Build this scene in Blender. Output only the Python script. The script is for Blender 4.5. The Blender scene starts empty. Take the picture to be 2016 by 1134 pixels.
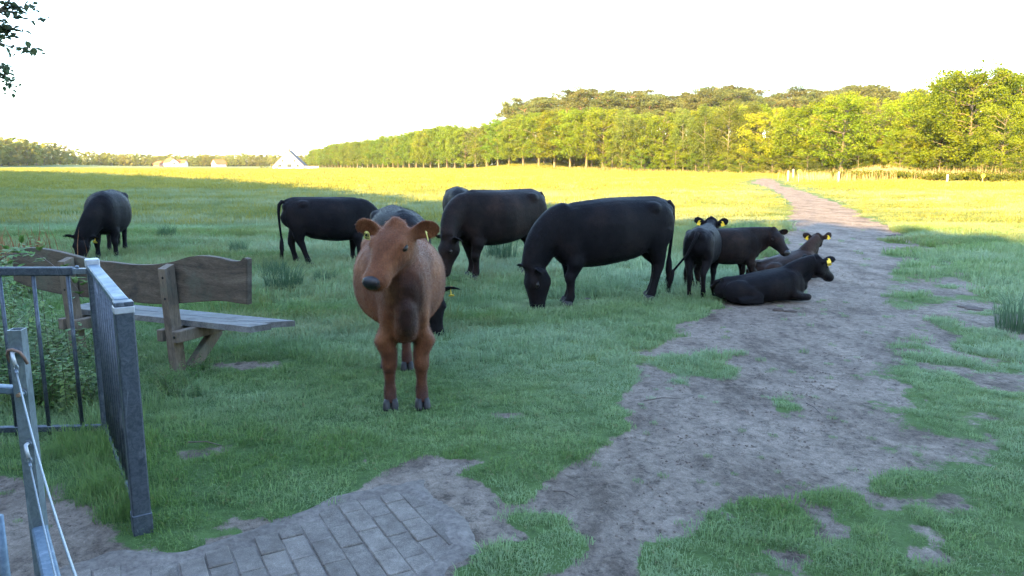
import bpy, math, random, sys
import numpy as np
from mathutils import Vector, Matrix, Quaternion

random.seed(7)
RNG = np.random.default_rng(11)
scene = bpy.context.scene
COL = scene.collection
R = math.radians

# ------------------------------------------------------------ camera
CAM_H = 1.65
PITCH = R(9.48)
F = 1467.0                      # focal length in photo pixels (2016 wide)
cam_d = bpy.data.cameras.new('camera')
cam = bpy.data.objects.new('camera', cam_d)
COL.objects.link(cam)
cam.location = (0, 0, CAM_H)
cam.rotation_euler = (R(90) - PITCH, 0, 0)
cam_d.sensor_width = 36
cam_d.lens = 36 * F / 2016
cam_d.clip_end = 6000
cam_d.clip_start = 0.05
scene.camera = cam

# ------------------------------------------------------------ light
SUN_EL = R(18.0)
SUN_AZ = R(26.0)                # light travels towards +Y and SUN_AZ to the right of it
world = bpy.data.worlds.new('World')
scene.world = world
world.use_nodes = True
wn = world.node_tree
wn.nodes.clear()
sky = wn.nodes.new('ShaderNodeTexSky')
sky.sky_type = 'NISHITA'
sky.sun_disc = False
sky.sun_elevation = SUN_EL
# sun position direction = (-sin, -cos)
sky.sun_rotation = math.pi + SUN_AZ
sky.air_density = 1.0
sky.dust_density = 0.7
sky.ozone_density = 1.9
bg = wn.nodes.new('ShaderNodeBackground')
bg.inputs['Strength'].default_value = 0.15
wo = wn.nodes.new('ShaderNodeOutputWorld')
wn.links.new(sky.outputs[0], bg.inputs[0])
wn.links.new(bg.outputs[0], wo.inputs[0])

sd = bpy.data.lights.new('sun', 'SUN')
sun = bpy.data.objects.new('sun', sd)
COL.objects.link(sun)
sd.energy = 4.3
sd.angle = R(0.6)
sd.color = (1.0, 0.66, 0.17)
LDIR = Vector((math.sin(SUN_AZ) * math.cos(SUN_EL), math.cos(SUN_AZ) * math.cos(SUN_EL), -math.sin(SUN_EL)))
sun.rotation_euler = LDIR.to_track_quat('-Z', 'Y').to_euler()

vs = scene.view_settings
vs.view_transform = 'Standard'
vs.look = 'None'
vs.gamma = 1
vs.use_curve_mapping = False
vs.exposure = 3.22
scene.cycles.use_denoising = True
scene.cycles.max_bounces = 8
scene.cycles.transparent_max_bounces = 16

# ------------------------------------------------------------ helpers
FWD = Vector((0, math.cos(PITCH), -math.sin(PITCH)))
UP = Vector((0, math.sin(PITCH), math.cos(PITCH)))
def ray(px, py):
    return Vector(((px - 1008) / F, 0, 0)) + FWD + UP * (-(py - 567) / F)
def P(px, py, z=0.0):
    d = ray(px, py)
    return Vector((0, 0, CAM_H)) + d * ((z - CAM_H) / d.z)
def D(px, py, Y):
    d = ray(px, py)
    return Vector((0, 0, CAM_H)) + d * (Y / d.y)

def mesh(name, verts, faces, mats=(), smooth=False, fm=None):
    m = bpy.data.meshes.new(name)
    verts = np.asarray(verts, dtype=np.float32)
    if isinstance(faces, np.ndarray):
        nf, k = faces.shape
        m.vertices.add(len(verts)); m.vertices.foreach_set('co', verts.ravel())
        m.loops.add(nf * k); m.loops.foreach_set('vertex_index', faces.astype(np.int32).ravel())
        m.polygons.add(nf)
        m.polygons.foreach_set('loop_start', np.arange(0, nf * k, k, dtype=np.int32))
        m.update(calc_edges=True)
    else:
        m.from_pydata([tuple(v) for v in verts], [], faces)
    for x in (mats if isinstance(mats, (list, tuple)) else [mats]):
        m.materials.append(x)
    if fm is not None:
        m.polygons.foreach_set('material_index', np.asarray(fm, dtype=np.int32))
    if smooth:
        m.polygons.foreach_set('use_smooth', np.ones(len(m.polygons), dtype=bool))
    m.update()
    return m

def link(name, data, parent=None, loc=None, rot=None, scale=None):
    o = bpy.data.objects.new(name, data)
    COL.objects.link(o)
    if parent is not None: o.parent = parent
    if loc is not None: o.location = loc
    if rot is not None: o.rotation_euler = rot
    if scale is not None: o.scale = (scale,) * 3 if isinstance(scale, (int, float)) else scale
    return o

def tag(o, label=None, cat=None, group=None, kind=None):
    if label: o['label'] = label
    if cat: o['category'] = cat
    if group: o['group'] = group
    if kind: o['kind'] = kind
    return o

def thing(name, label, cat, loc=(0, 0, 0), rotz=0, group=None, scale=1):
    o = bpy.data.objects.new(name, None)
    COL.objects.link(o)
    o.empty_display_size = 0.2
    o.location = loc; o.rotation_euler = (0, 0, rotz); o.scale = (scale,) * 3
    return tag(o, label, cat, group)

def copy_tree(o, parent=None):
    c = o.copy(); COL.objects.link(c)
    if parent: c.parent = parent
    for ch in list(o.children): copy_tree(ch, c)
    return c

class MB:
    """collects simple solids into one mesh"""
    def __init__(s): s.v = []; s.f = []
    def add(s, V, Fc):
        b = len(s.v); s.v += [tuple(x) for x in V]; s.f += [tuple(i + b for i in f) for f in Fc]; return s
    def box(s, c, sx, sy, sz, M=None, bev=0.0):
        """box with chamfered edges"""
        hx, hy, hz = sx / 2, sy / 2, sz / 2
        b = min(bev, hx * .9, hy * .9, hz * .9)
        M = M or Matrix.Identity(3); c = Vector(c)
        if b <= 0:
            V = [(x, y, z) for x in (-hx, hx) for y in (-hy, hy) for z in (-hz, hz)]
            Fc = [(0, 1, 3, 2), (4, 6, 7, 5), (0, 4, 5, 1), (2, 3, 7, 6), (0, 2, 6, 4), (1, 5, 7, 3)]
        else:
            V = []; idx = {}
            for ix in (-1, 1):
                for iy in (-1, 1):
                    for iz in (-1, 1):
                        for a in range(3):
                            p = [ix * (hx - b), iy * (hy - b), iz * (hz - b)]
                            p[a] = (ix * hx, iy * hy, iz * hz)[a]
                            idx[(ix, iy, iz, a)] = len(V); V.append(tuple(p))
            Fc = []
            for a in range(3):
                o = [i for i in range(3) if i != a]
                for sgn in (-1, 1):
                    q = []
                    for (u, w) in ((-1, -1), (1, -1), (1, 1), (-1, 1)):
                        k = [0, 0, 0]; k[a] = sgn; k[o[0]] = u; k[o[1]] = w
                        q.append(idx[(k[0], k[1], k[2], a)])
                    Fc.append(tuple(q))
            for a in range(3):       # edges along axis a
                o = [i for i in range(3) if i != a]
                for u in (-1, 1):
                    for w in (-1, 1):
                        q = []
                        for (t, fa) in ((-1, o[0]), (1, o[0]), (1, o[1]), (-1, o[1])):
                            k = [0, 0, 0]; k[a] = t; k[o[0]] = u; k[o[1]] = w
                            q.append(idx[(k[0], k[1], k[2], fa)])
                        Fc.append(tuple(q))
            for ix in (-1, 1):
                for iy in (-1, 1):
                    for iz in (-1, 1):
                        Fc.append(tuple(idx[(ix, iy, iz, a)] for a in range(3)))
        return s.add([c + M @ Vector(v) for v in V], Fc)
    def bar(s, a, b, w, h=None, bev=0.0, up=Vector((0, 0, 1))):
        """rectangular bar from a to b; w sideways, h along up"""
        a = Vector(a); b = Vector(b); h = h or w
        t = (b - a); L = t.length; t.normalize()
        if abs(t.dot(up)) > .98: up = Vector((0, 1, 0))
        sd_ = t.cross(up).normalized(); u = sd_.cross(t).normalized()
        M = Matrix((t, sd_, u)).transposed()
        return s.box((a + b) / 2, L, w, h, M, bev)
    def tube(s, pts, r, n=10, cap=True):
        pts = [Vector(p) for p in pts]
        rs = r if isinstance(r, (list, tuple)) else [r] * len(pts)
        V = []; Fc = []
        prev = None
        for i, p in enumerate(pts):
            t = (pts[min(i + 1, len(pts) - 1)] - pts[max(i - 1, 0)]).normalized()
            if prev is None:
                prev = t.cross(Vector((0, 0, 1)) if abs(t.z) < .9 else Vector((1, 0, 0))).normalized()
            else:
                prev = (prev - t * prev.dot(t)).normalized()
            q = t.cross(prev)
            for k in range(n):
                a = 2 * math.pi * k / n
                V.append(p + (prev * math.cos(a) + q * math.sin(a)) * rs[i])
        for i in range(len(pts) - 1):
            for k in range(n):
                k2 = (k + 1) % n
                Fc.append((i * n + k, i * n + k2, (i + 1) * n + k2, (i + 1) * n + k))
        if cap:
            Fc.append(tuple(range(n))[::-1]); Fc.append(tuple((len(pts) - 1) * n + k for k in range(n)))
        return s.add(V, Fc)
    def ball(s, c, rx, ry=None, rz=None, n=10, M=None):
        ry = ry or rx; rz = rz or rx; M = M or Matrix.Identity(3); c = Vector(c)
        V = []; Fc = []
        for i in range(n + 1):
            th = math.pi * i / n
            for k in range(2 * n):
                ph = math.pi * k / n
                V.append(c + M @ Vector((rx * math.sin(th) * math.cos(ph), ry * math.sin(th) * math.sin(ph), rz * math.cos(th))))
        for i in range(n):
            for k in range(2 * n):
                k2 = (k + 1) % (2 * n)
                Fc.append((i * 2 * n + k, i * 2 * n + k2, (i + 1) * 2 * n + k2, (i + 1) * 2 * n + k))
        return s.add(V, Fc)
    def mesh(s, name, mat, smooth=False):
        m = bpy.data.meshes.new(name); m.from_pydata(s.v, [], s.f)
        if mat is not None: m.materials.append(mat)
        m.validate()
        if smooth: m.polygons.foreach_set('use_smooth', [True] * len(m.polygons))
        return m
    def build(s, name, mat, parent=None, smooth=False):
        return link(name, s.mesh(name, mat, smooth), parent)

# numpy value noise
def _h(ix, iy, seed):
    n = (ix.astype(np.int64) * 374761393 + iy.astype(np.int64) * 668265263 + seed * 1442695041) & 0x7fffffff
    n = ((n ^ (n >> 13)) * 1274126177) & 0x7fffffff
    n = (n ^ (n >> 16)) & 0xffff
    return n / 65535.0
def vnoise(x, y, seed=0):
    x = np.asarray(x, float); y = np.asarray(y, float)
    ix = np.floor(x); iy = np.floor(y); fx = x - ix; fy = y - iy
    fx = fx * fx * (3 - 2 * fx); fy = fy * fy * (3 - 2 * fy)
    a = _h(ix, iy, seed); b = _h(ix + 1, iy, seed); c = _h(ix, iy + 1, seed); d = _h(ix + 1, iy + 1, seed)
    return (a * (1 - fx) + b * fx) * (1 - fy) + (c * (1 - fx) + d * fx) * fy
def fbm(x, y, oct=4, seed=0):
    s = 0; a = .5; t = 0
    for i in range(oct):
        s = s + a * vnoise(x * 2 ** i, y * 2 ** i, seed + i * 17); t += a; a *= .5
    return s / t
def sstep(a, b, x):
    t = np.clip((x - a) / (b - a), 0, 1); return t * t * (3 - 2 * t)
def poly_sd(px, py, poly):
    """signed distance, negative inside"""
    px = np.asarray(px, float); py = np.asarray(py, float)
    d = np.full(px.shape, 1e9); ins = np.zeros(px.shape, bool)
    n = len(poly)
    for i in range(n):
        ax, ay = poly[i]; bx, by = poly[(i + 1) % n]
        ex, ey = bx - ax, by - ay
        t = np.clip(((px - ax) * ex + (py - ay) * ey) / (ex * ex + ey * ey + 1e-12), 0, 1)
        d = np.minimum(d, np.hypot(px - ax - t * ex, py - ay - t * ey))
        c = ((ay > py) != (by > py)) & (px < (bx - ax) * (py - ay) / (by - ay + 1e-12) + ax)
        ins ^= c
    return np.where(ins, -d, d)

# ------------------------------------------------------------ materials
class NT:
    def __init__(s, name):
        s.m = bpy.data.materials.new(name); s.m.use_nodes = True
        s.t = s.m.node_tree; s.t.nodes.clear()
        s.out = s.n('ShaderNodeOutputMaterial')
    def n(s, typ, **kw):
        nd = s.t.nodes.new(typ)
        for k, v in kw.items(): setattr(nd, k, v)
        return nd
    def l(s, a, b): s.t.links.new(a, b)
    def pos(s, scale=(1, 1, 1), obj=False):
        if obj:
            g = s.n('ShaderNodeTexCoord').outputs['Object']
        else:
            g = s.n('ShaderNodeNewGeometry').outputs['Position']
        mp = s.n('ShaderNodeMapping'); mp.inputs['Scale'].default_value = scale
        s.l(g, mp.inputs[0]); return mp.outputs[0]
    def noise(s, vec, scale, detail=3, rough=.6, dist=0):
        nd = s.n('ShaderNodeTexNoise'); s.l(vec, nd.inputs['Vector'])
        nd.inputs['Scale'].default_value = scale; nd.inputs['Detail'].default_value = detail
        nd.inputs['Roughness'].default_value = rough; nd.inputs['Distortion'].default_value = dist
        return nd.outputs['Fac']
    def ramp(s, fac, stops):
        nd = s.n('ShaderNodeValToRGB'); s.l(fac, nd.inputs[0]); e = nd.color_ramp.elements
        while len(e) < len(stops): e.new(.5)
        for el, (p, c) in zip(e, stops):
            el.position = p; el.color = (c, c, c, 1) if isinstance(c, (int, float)) else (*c, 1)
        return nd.outputs[0]
    def mix(s, fac, a, b, mode='MIX'):
        nd = s.n('ShaderNodeMix', data_type='RGBA', blend_type=mode)
        for sock, v in ((nd.inputs[0], fac), (nd.inputs[6], a), (nd.inputs[7], b)):
            if isinstance(v, (int, float)): sock.default_value = v
            elif isinstance(v, tuple): sock.default_value = (*v, 1)
            else: s.l(v, sock)
        return nd.outputs[2]
    def math(s, op, a, b=None, clamp=False):
        nd = s.n('ShaderNodeMath', operation=op, use_clamp=clamp)
        for sock, v in zip(nd.inputs, (a, b)):
            if v is None: continue
            if isinstance(v, (int, float)): sock.default_value = v
            else: s.l(v, sock)
        return nd.outputs[0]
    def attr(s, name, typ='GEOMETRY'):
        nd = s.n('ShaderNodeAttribute', attribute_type=typ, attribute_name=name); return nd
    def bsdf(s, color, rough=.8, metal=0, spec=.5, sheen=0, bump=None, bstr=.3, bdist=.01, **kw):
        b = s.n('ShaderNodeBsdfPrincipled')
        for k, v in (('Base Color', color), ('Roughness', rough), ('Metallic', metal), ('Specular IOR Level', spec), ('Sheen Weight', sheen)):
            if isinstance(v, (int, float)): b.inputs[k].default_value = v
            elif isinstance(v, tuple): b.inputs[k].default_value = (*v, 1)
            else: s.l(v, b.inputs[k])
        for k, v in kw.items(): b.inputs[k.replace('_', ' ')].default_value = v
        if bump is not None:
            bp = s.n('ShaderNodeBump'); bp.inputs['Strength'].default_value = bstr; bp.inputs['Distance'].default_value = bdist
            s.l(bump, bp.inputs['Height']); s.l(bp.outputs[0], b.inputs['Normal'])
        s.b = b
        return b.outputs[0]
    def done(s, sh):
        s.l(sh, s.out.inputs[0]); return s.m

def leafy(name, cols, transl=.35, rough=.75, nscale=.6, spec=.06):
    """foliage: base colour varies by world position and from tree to tree"""
    t = NT(name)
    p = t.pos()
    n1 = t.noise(p, nscale, 3)
    c = t.ramp(n1, [(.3, cols[0]), (.5, cols[1]), (.72, cols[2])])
    oi = t.n('ShaderNodeObjectInfo')
    hsv = t.n('ShaderNodeHueSaturation'); t.l(c, hsv.inputs['Color'])
    v = t.math('MULTIPLY_ADD', oi.outputs['Random'], .5); t.t.nodes[-1].inputs[2].default_value = .75
    t.l(v, hsv.inputs['Value'])
    rnd2 = t.math('FRACT', t.math('MULTIPLY', oi.outputs['Random'], 7.31))
    h = t.math('MULTIPLY_ADD', rnd2, .05); t.t.nodes[-1].inputs[2].default_value = .475
    t.l(h, hsv.inputs['Hue'])
    b = t.bsdf(hsv.outputs[0], rough, spec=spec)
    tr = t.n('ShaderNodeBsdfTranslucent'); t.l(hsv.outputs[0], tr.inputs[0])
    mx = t.n('ShaderNodeMixShader'); mx.inputs[0].default_value = transl
    t.l(b, mx.inputs[1]); t.l(tr.outputs[0], mx.inputs[2])
    return t.done(mx.outputs[0])

def simple(name, c1, c2, scale=8, rough=.8, bstr=.3, bdist=.01, metal=0, spec=.4, stretch=(1, 1, 1), obj=False):
    t = NT(name); p = t.pos(stretch, obj)
    n = t.noise(p, scale, 5, .65)
    c = t.ramp(n, [(.3, c1), (.7, c2)])
    return t.done(t.bsdf(c, rough, metal, spec, bump=n, bstr=bstr, bdist=bdist))
# ------------------------------------------------------------ terrain
def hgt(x, y):
    x = np.asarray(x, float); y = np.asarray(y, float)
    d = np.hypot(x, y)
    near = (fbm(x * .35, y * .35, 3, 5) - .5) * .07 * sstep(2, 7, d)
    far = (fbm(x * .03, y * .03, 3, 9) - .5) * .6 * sstep(35, 110, d)
    # dune ridge under the pines on the right
    dune = 9.0 * np.exp(-((y - 232 - .25 * (x - 40)) / 38.) ** 2) * sstep(-14, 24, x) * (.75 + .5 * fbm(x * .02, y * .02, 2, 3))
    # wooded ridge on the far left
    left = 5.0 * np.exp(-(((x + 300) / 70.) ** 2 + ((y - 290) / 120.) ** 2))
    return near + far + dune + left
def hz(x, y): return float(hgt(np.array([x]), np.array([y]))[0])

def pxpoly(pts): return [(P(a, b).x, P(a, b).y) for a, b in pts]
# track: traced outline carried over to the ground
TRACK = pxpoly([(1500, 352), (1478, 358), (1520, 372), (1556, 395), (1560, 425), (1545, 450), (1530, 480), (1500, 520), (1470, 555), (1420, 597),
                (1345, 645), (1300, 680), (1275, 720), (1262, 770), (1235, 820), (1215, 850), (1160, 878), (1060, 935), (985, 948),
                (880, 945), (800, 952), (700, 968), (520, 1035), (330, 1085), (250, 1075), (180, 1010), (150, 940), (0, 925), (-500, 950), (-700, 1900), (1300, 1900),
                (1500, 1300), (2400, 1150), (2300, 760), (2080, 670), (1960, 590), (1880, 530), (1830, 490), (1770, 455), (1720, 432), (1650, 400), (1590, 380), (1540, 366), (1525, 354)])
PATCHY = pxpoly([(1690, 470), (1700, 560), (1660, 700), (1600, 830), (1500, 930), (1400, 1010), (1180, 1100), (1100, 1400), (3400, 1400), (2700, 760), (2160, 640), (2020, 590), (1900, 505), (1780, 448)])
ISLES = [(1372, 722, .42), (1338, 752, .16), (1402, 700, .25), (1548, 797, .17), (1150, 1072, .10), (1020, 985, .12), (1040, 1025, .20), (1080, 1085, .22), (1000, 1110, .25), (930, 1090, .14), (1030, 960, .10), (960, 1120, .2),
         (1560, 1040, .42), (1450, 1080, .36), (1700, 1090, .42), (1340, 1120, .22), (1640, 1000, .25), (1860, 1060, .40), (1960, 960, .35), (2010, 800, .4), (1985, 690, .5), (1800, 950, .2), (480, 1075, .05), (360, 1078, .10)]
BARE = [(1000, 815, .10), (868, 912, .15), (1160, 1090, .0), (500, 716, .17), (455, 716, .12), (540, 714, .12), (720, 905, .05), (830, 955, .15)]
PAVE = pxpoly([(215, 1095), (330, 1092), (500, 1045), (690, 968), (830, 948), (880, 1000), (945, 1085), (880, 1120), (800, 1250), (100, 1500), (-300, 1500), (-100, 1200)])

def dirt_mask(x, y):
    """1 = bare sand, 0 = grassland"""
    d = np.hypot(x, y)
    sd_ = poly_sd(x, y, TRACK)
    wob = (fbm(x * 3.0, y * 3.0, 4, 21) - .5) * .5 + (fbm(x * .8, y * .8, 3, 22) - .5) * .5 * sstep(6, 18, d)
    m = 1 - sstep(-.10, .10, sd_ + wob)
    sp = poly_sd(x, y, PATCHY)
    pn = fbm(x * 2.2, y * 2.2, 5, 31)
    patch = (.30 + .58 * sstep(.44, .66, pn + .16 * (fbm(x * .5, y * .5, 2, 32) - .5) + .10 * sstep(.6, 2.6, -sp))) * sstep(.1, -.7, sp)
    m = m * (1 - patch)
    for (a, b, r) in ISLES:
        c = P(a, b); q = np.hypot(x - c.x, y - c.y) + (fbm(x * 5, y * 5, 3, 41) - .5) * .3
        m = m * (1 - (1 - sstep(r * .55, r * 1.05, q)) * .85)
    for (a, b, r) in BARE:
        if r <= 0: continue
        c = P(a, b); q = np.hypot((x - c.x) * .6, y - c.y) + (fbm(x * 6, y * 6, 3, 43) - .5) * .15
        m = np.maximum(m, (1 - sstep(r * .5, r * 1.1, q)) * .9)
    # small worn spots in the turf close to the track
    worn = sstep(.68, .76, fbm(x * 1.7, y * 1.7, 4, 51)) * sstep(1.4, .2, sd_) * .8
    return np.clip(np.maximum(m, worn), 0, 1)

# polar sheet, fine in front of the camera, out to the horizon
ang = np.concatenate([np.linspace(-48, 48, 300), np.linspace(48, 312, 45)[1:-1]])
rr = np.concatenate([[0.4], 0.8 * (1.0225 ** np.arange(0, 352))])
A, RR = np.meshgrid(np.radians(ang), rr)
GX = (RR * np.sin(A)); GY = (RR * np.cos(A)); GZ = hgt(GX, GY)
na, nr = len(ang), len(rr)
mask = dirt_mask(GX.ravel(), GY.ravel()).reshape(GX.shape)
psd = poly_sd(GX, GY, PAVE)
psd2 = psd + (fbm(GX * 4, GY * 4, 3, 61) - .5) * .12
GZ = GZ - .012 * mask * sstep(60, 30, RR)
GZ = GZ * sstep(.0, .5, psd)
GZ = np.where(psd < -.05, GZ * 0 - .030, GZ)         # bed under the pavers
V = np.stack([GX, GY, GZ], -1).reshape(-1, 3)
i, j = np.meshgrid(np.arange(nr - 1), np.arange(na), indexing='ij')
j2 = (j + 1) % na
Q = np.stack([i * na + j, i * na + j2, (i + 1) * na + j2, (i + 1) * na + j], -1).reshape(-1, 4)
Q = Q[:, ::-1]
V = np.vstack([V, [[0, 0, 0]]])
fan = [(len(V) - 1, (k + 1) % na, k) for k in range(na)]
mk = np.append(mask.ravel(), 1.0)
fmask = mk[Q].mean(1)

def ground_material():
    t = NT('soil_and_turf')
    p = t.pos()
    a = t.attr('dirt').outputs['Fac']
    crisp = t.noise(p, 9, 5, .7)
    crisp2 = t.noise(p, 34, 4, .75)
    f = t.math('ADD', a, t.math('ADD', t.math('MULTIPLY', t.math('SUBTRACT', crisp, .5), .8), t.math('MULTIPLY', t.math('SUBTRACT', crisp2, .5), .7)))
    fac = t.ramp(f, [(.40, 0.), (.56, 1.)])
    # sand
    flat = t.pos((1, .55, 1))
    n1 = t.noise(flat, 1.9, 9, .78, .1)
    n2 = t.noise(p, 16, 6, .82, .5)
    n3 = t.noise(p, 140, 2, .6)
    sandc = t.ramp(n1, [(.32, (.08, .06, .047)), (.42, (.135, .104, .082)), (.49, (.205, .162, .130)), (.68, (.31, .25, .20))])
    sandc = t.mix(.75, sandc, t.ramp(n2, [(.36, .18), (.46, .75), (.6, 1.15), (.75, 1.4)]), 'MULTIPLY')
    sandc = t.mix(.5, sandc, t.ramp(n3, [(.3, .6), (.7, 1.3)]), 'MULTIPLY')
    spots = t.ramp(t.noise(p, 7, 3, .55), [(.66, 0.), (.72, 1.)])
    sandc = t.mix(t.math('MULTIPLY', spots, .75), sandc, (.05, .035, .028))
    # turf seen between and beyond the blades
    big = t.noise(t.pos((.55, 1, 1)), .11, 5, .65)
    mid = t.noise(p, .9, 5, .65)
    fine = t.noise(p, 14, 5, .8)
    g1 = t.ramp(big, [(.32, (.050, .105, .030)), (.5, (.085, .135, .040)), (.66, (.15, .165, .055))])
    g1 = t.mix(.55, g1, t.ramp(mid, [(.3, (.5, .6, .5)), (.52, (1., 1., 1.)), (.75, (1.45, 1.25, 1.1))]), 'MULTIPLY')
    g1 = t.mix(.6, g1, t.ramp(fine, [(.3, .35), (.5, 1.), (.7, 1.4)]), 'MULTIPLY')
    sy = t.n('ShaderNodeSeparateXYZ'); t.l(t.pos(), sy.inputs[0])       # the ripe, yellower hay meadow further out
    yy = t.math('MULTIPLY_ADD', sy.outputs[1], 1 / 70.); t.t.nodes[-1].inputs[2].default_value = -.7
    yy = t.math('ADD', yy, t.math('MULTIPLY', big, .3), True)
    g1 = t.mix(yy, g1, t.mix(.6, (.20, .195, .05), g1))
    c = t.mix(fac, g1, sandc)
    bmp = t.math('ADD', t.math('MULTIPLY', n2, .6), t.math('ADD', t.math('MULTIPLY', n1, 1.2), t.math('MULTIPLY', n3, .15)))
    return t.done(t.bsdf(c, .92, spec=.15, bump=bmp, bstr=.85, bdist=.06))
M_SOIL = ground_material()

def sheet(name, sel, label):
    q = Q[sel]; used = np.unique(q); rem = np.full(len(V), -1); rem[used] = np.arange(len(used))
    m = mesh(name, V[used], rem[q], M_SOIL, smooth=True)
    at = m.attributes.new('dirt', 'FLOAT', 'POINT'); at.data.foreach_set('value', mk[used].astype(np.float32))
    o = link(name, m); o['kind'] = 'structure'; o['label'] = label
    return o
near_path = (fmask > .5)
sheet('ground', ~near_path, 'grassy meadow ground reaching to the far woods')
sheet('path', near_path, 'worn sandy track running from the gate to the woods')
mm = mesh('ground_centre', V[[len(V) - 1] + list(range(na))], [(0, (k + 1) % na + 1, k + 1) for k in range(na)], M_SOIL)
at = mm.attributes.new('dirt', 'FLOAT', 'POINT'); at.data.foreach_set('value', np.ones(na + 1, np.float32))
o = link('ground_underfoot', mm); o['kind'] = 'structure'; o['label'] = 'bare trodden ground under the viewer'

# ------------------------------------------------------------ pavers
pv = link('pavement', None) if False else None
def paver_mat():
    t = NT('concrete_paver'); p = t.pos(); oi = t.n('ShaderNodeObjectInfo')
    n = t.noise(p, 12, 6, .75); f = t.noise(p, 220, 2, .6); st = t.noise(p, 2.2, 5, .65)
    c = t.ramp(n, [(.3, (.10, .084, .070)), (.55, (.165, .142, .122)), (.75, (.235, .205, .175))])
    c = t.mix(.45, c, t.ramp(f, [(.32, .4), (.5, 1.), (.66, 1.7)]), 'MULTIPLY')
    c = t.mix(t.ramp(st, [(.5, 0.), (.68, .6)]), c, (.10, .085, .075))
    v = t.math('MULTIPLY_ADD', oi.outputs['Random'], .28); t.t.nodes[-1].inputs[2].default_value = .84
    c = t.mix(1., c, v, 'MULTIPLY')
    return t.done(t.bsdf(c, .95, spec=.1, bump=t.math('ADD', f, n), bstr=.45, bdist=.004))
M_PAVER = paver_mat()
def build_pavers():
    sand = NT('joint_sand'); p = sand.pos(); n = sand.noise(p, 30, 5, .7); b2 = sand.noise(p, 3, 4, .6)
    c = sand.mix(.5, sand.ramp(n, [(.3, (.095, .08, .07)), (.7, (.20, .172, .15))]), sand.ramp(b2, [(.3, .5), (.7, 1.3)]), 'MULTIPLY')
    ms = sand.done(sand.bsdf(c, .95, spec=.1, bump=n, bstr=.8, bdist=.01))
    # sand sheet with a real relief: heaped over the pavers towards the right-hand end
    bx = [q[0] for q in PAVE]; by = [q[1] for q in PAVE]
    x0, x1, y0, y1 = min(bx) - .1, max(bx) + .1, max(.6, min(by)), max(by) + .1
    st = .03
    xs = np.arange(x0, x1, st); ys = np.arange(y0, y1, st)
    X, Y = np.meshgrid(xs, ys)
    sdp = poly_sd(X, Y, PAVE)
    edge = P(760, 1010); e2 = P(900, 1090)
    cover = sstep(-.20, -.02, sdp) * .42 + fbm(X * 3, Y * 3, 4, 71) * .9 + sstep(.0, .9, X - (P(720, 1060).x)) * .22 * sstep(.5, 0, abs(Y - P(720, 1060).y) * .3) + 0
    Z = -.0060 + (fbm(X * 9, Y * 9, 3, 73) - .5) * .007 + sstep(.66, 1.02, cover) * .0155
    Z = np.where(sdp > -.07, np.maximum(Z, .003 + (fbm(X * 9, Y * 9, 3, 73) - .35) * .008), Z)
    Z = Z - .035 * sstep(-.01, .085, sdp + (fbm(X * 5, Y * 5, 3, 74) - .5) * .12)
    n_, m_ = X.shape
    ii, jj = np.meshgrid(np.arange(n_ - 1), np.arange(m_ - 1), indexing='ij')
    q = np.stack([ii * m_ + jj, ii * m_ + jj + 1, (ii + 1) * m_ + jj + 1, (ii + 1) * m_ + jj], -1).reshape(-1, 4)
    keep = (sdp.ravel()[q] < .13).all(1)
    VV = np.stack([X, Y, Z], -1).reshape(-1, 3)
    q = q[keep]; used = np.unique(q); rem = np.full(len(VV), -1); rem[used] = np.arange(len(used))
    pv = link('pavement', mesh('pavement', VV[used], rem[q], ms, smooth=True))
    pv['kind'] = 'structure'; pv['label'] = 'sanded-over concrete block paving at the gate'
    # running bond, long joints pointing away from the camera
    a = P(654, 1016); b = P(699, 1082)
    # long direction of the pavers: from lower right to upper left in the photo
    ang_ = math.atan2(a.y - b.y, a.x - b.x)
    L, W = .21, .105
    ux = Vector((math.cos(ang_), math.sin(ang_))); uy = Vector((-ux.y, ux.x))
    base = Vector((a.x, a.y))
    variants = []
    for k in range(5):
        mb = MB(); rr_ = random.Random(k)
        mb.box((0, 0, 0), L - .004 - .003 * rr_.random(), W - .004 - .003 * rr_.random(), .06, None, .004)
        variants.append(mb.mesh('paver', M_PAVER))
    cnt = 0; lst = []
    for r in range(-30, 40):
        for c_ in range(-20, 24):
            cc = base + ux * ((c_ + .5 * (r % 2)) * L) + uy * (r * W)
            if cc.y < .9: continue
            lst.append(cc)
    arr = np.array([(c.x, c.y) for c in lst]); sdv = poly_sd(arr[:, 0], arr[:, 1], PAVE)
    pxs = [(1008 + F * c.x / (c.y * math.cos(PITCH) + CAM_H * math.sin(PITCH))) for c in lst]
    lst = [(c) for c, s_, q_ in zip(lst, sdv, pxs) if s_ < -.06 and q_ > -250 and c.y > 1.7]
    lst.sort(key=lambda c: -c.y)
    for c in lst[:300]:
        o = link('paver', random.choice(variants), pv)
        o.location = (c.x, c.y, -.030 + random.uniform(-.0035, .0045) + .0)
        o.rotation_euler = (random.uniform(-.012, .012), random.uniform(-.012, .012), ang_ + random.uniform(-.012, .012))
        cnt += 1
    print('pavers', cnt, 'of', len(lst))
build_pavers()
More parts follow.
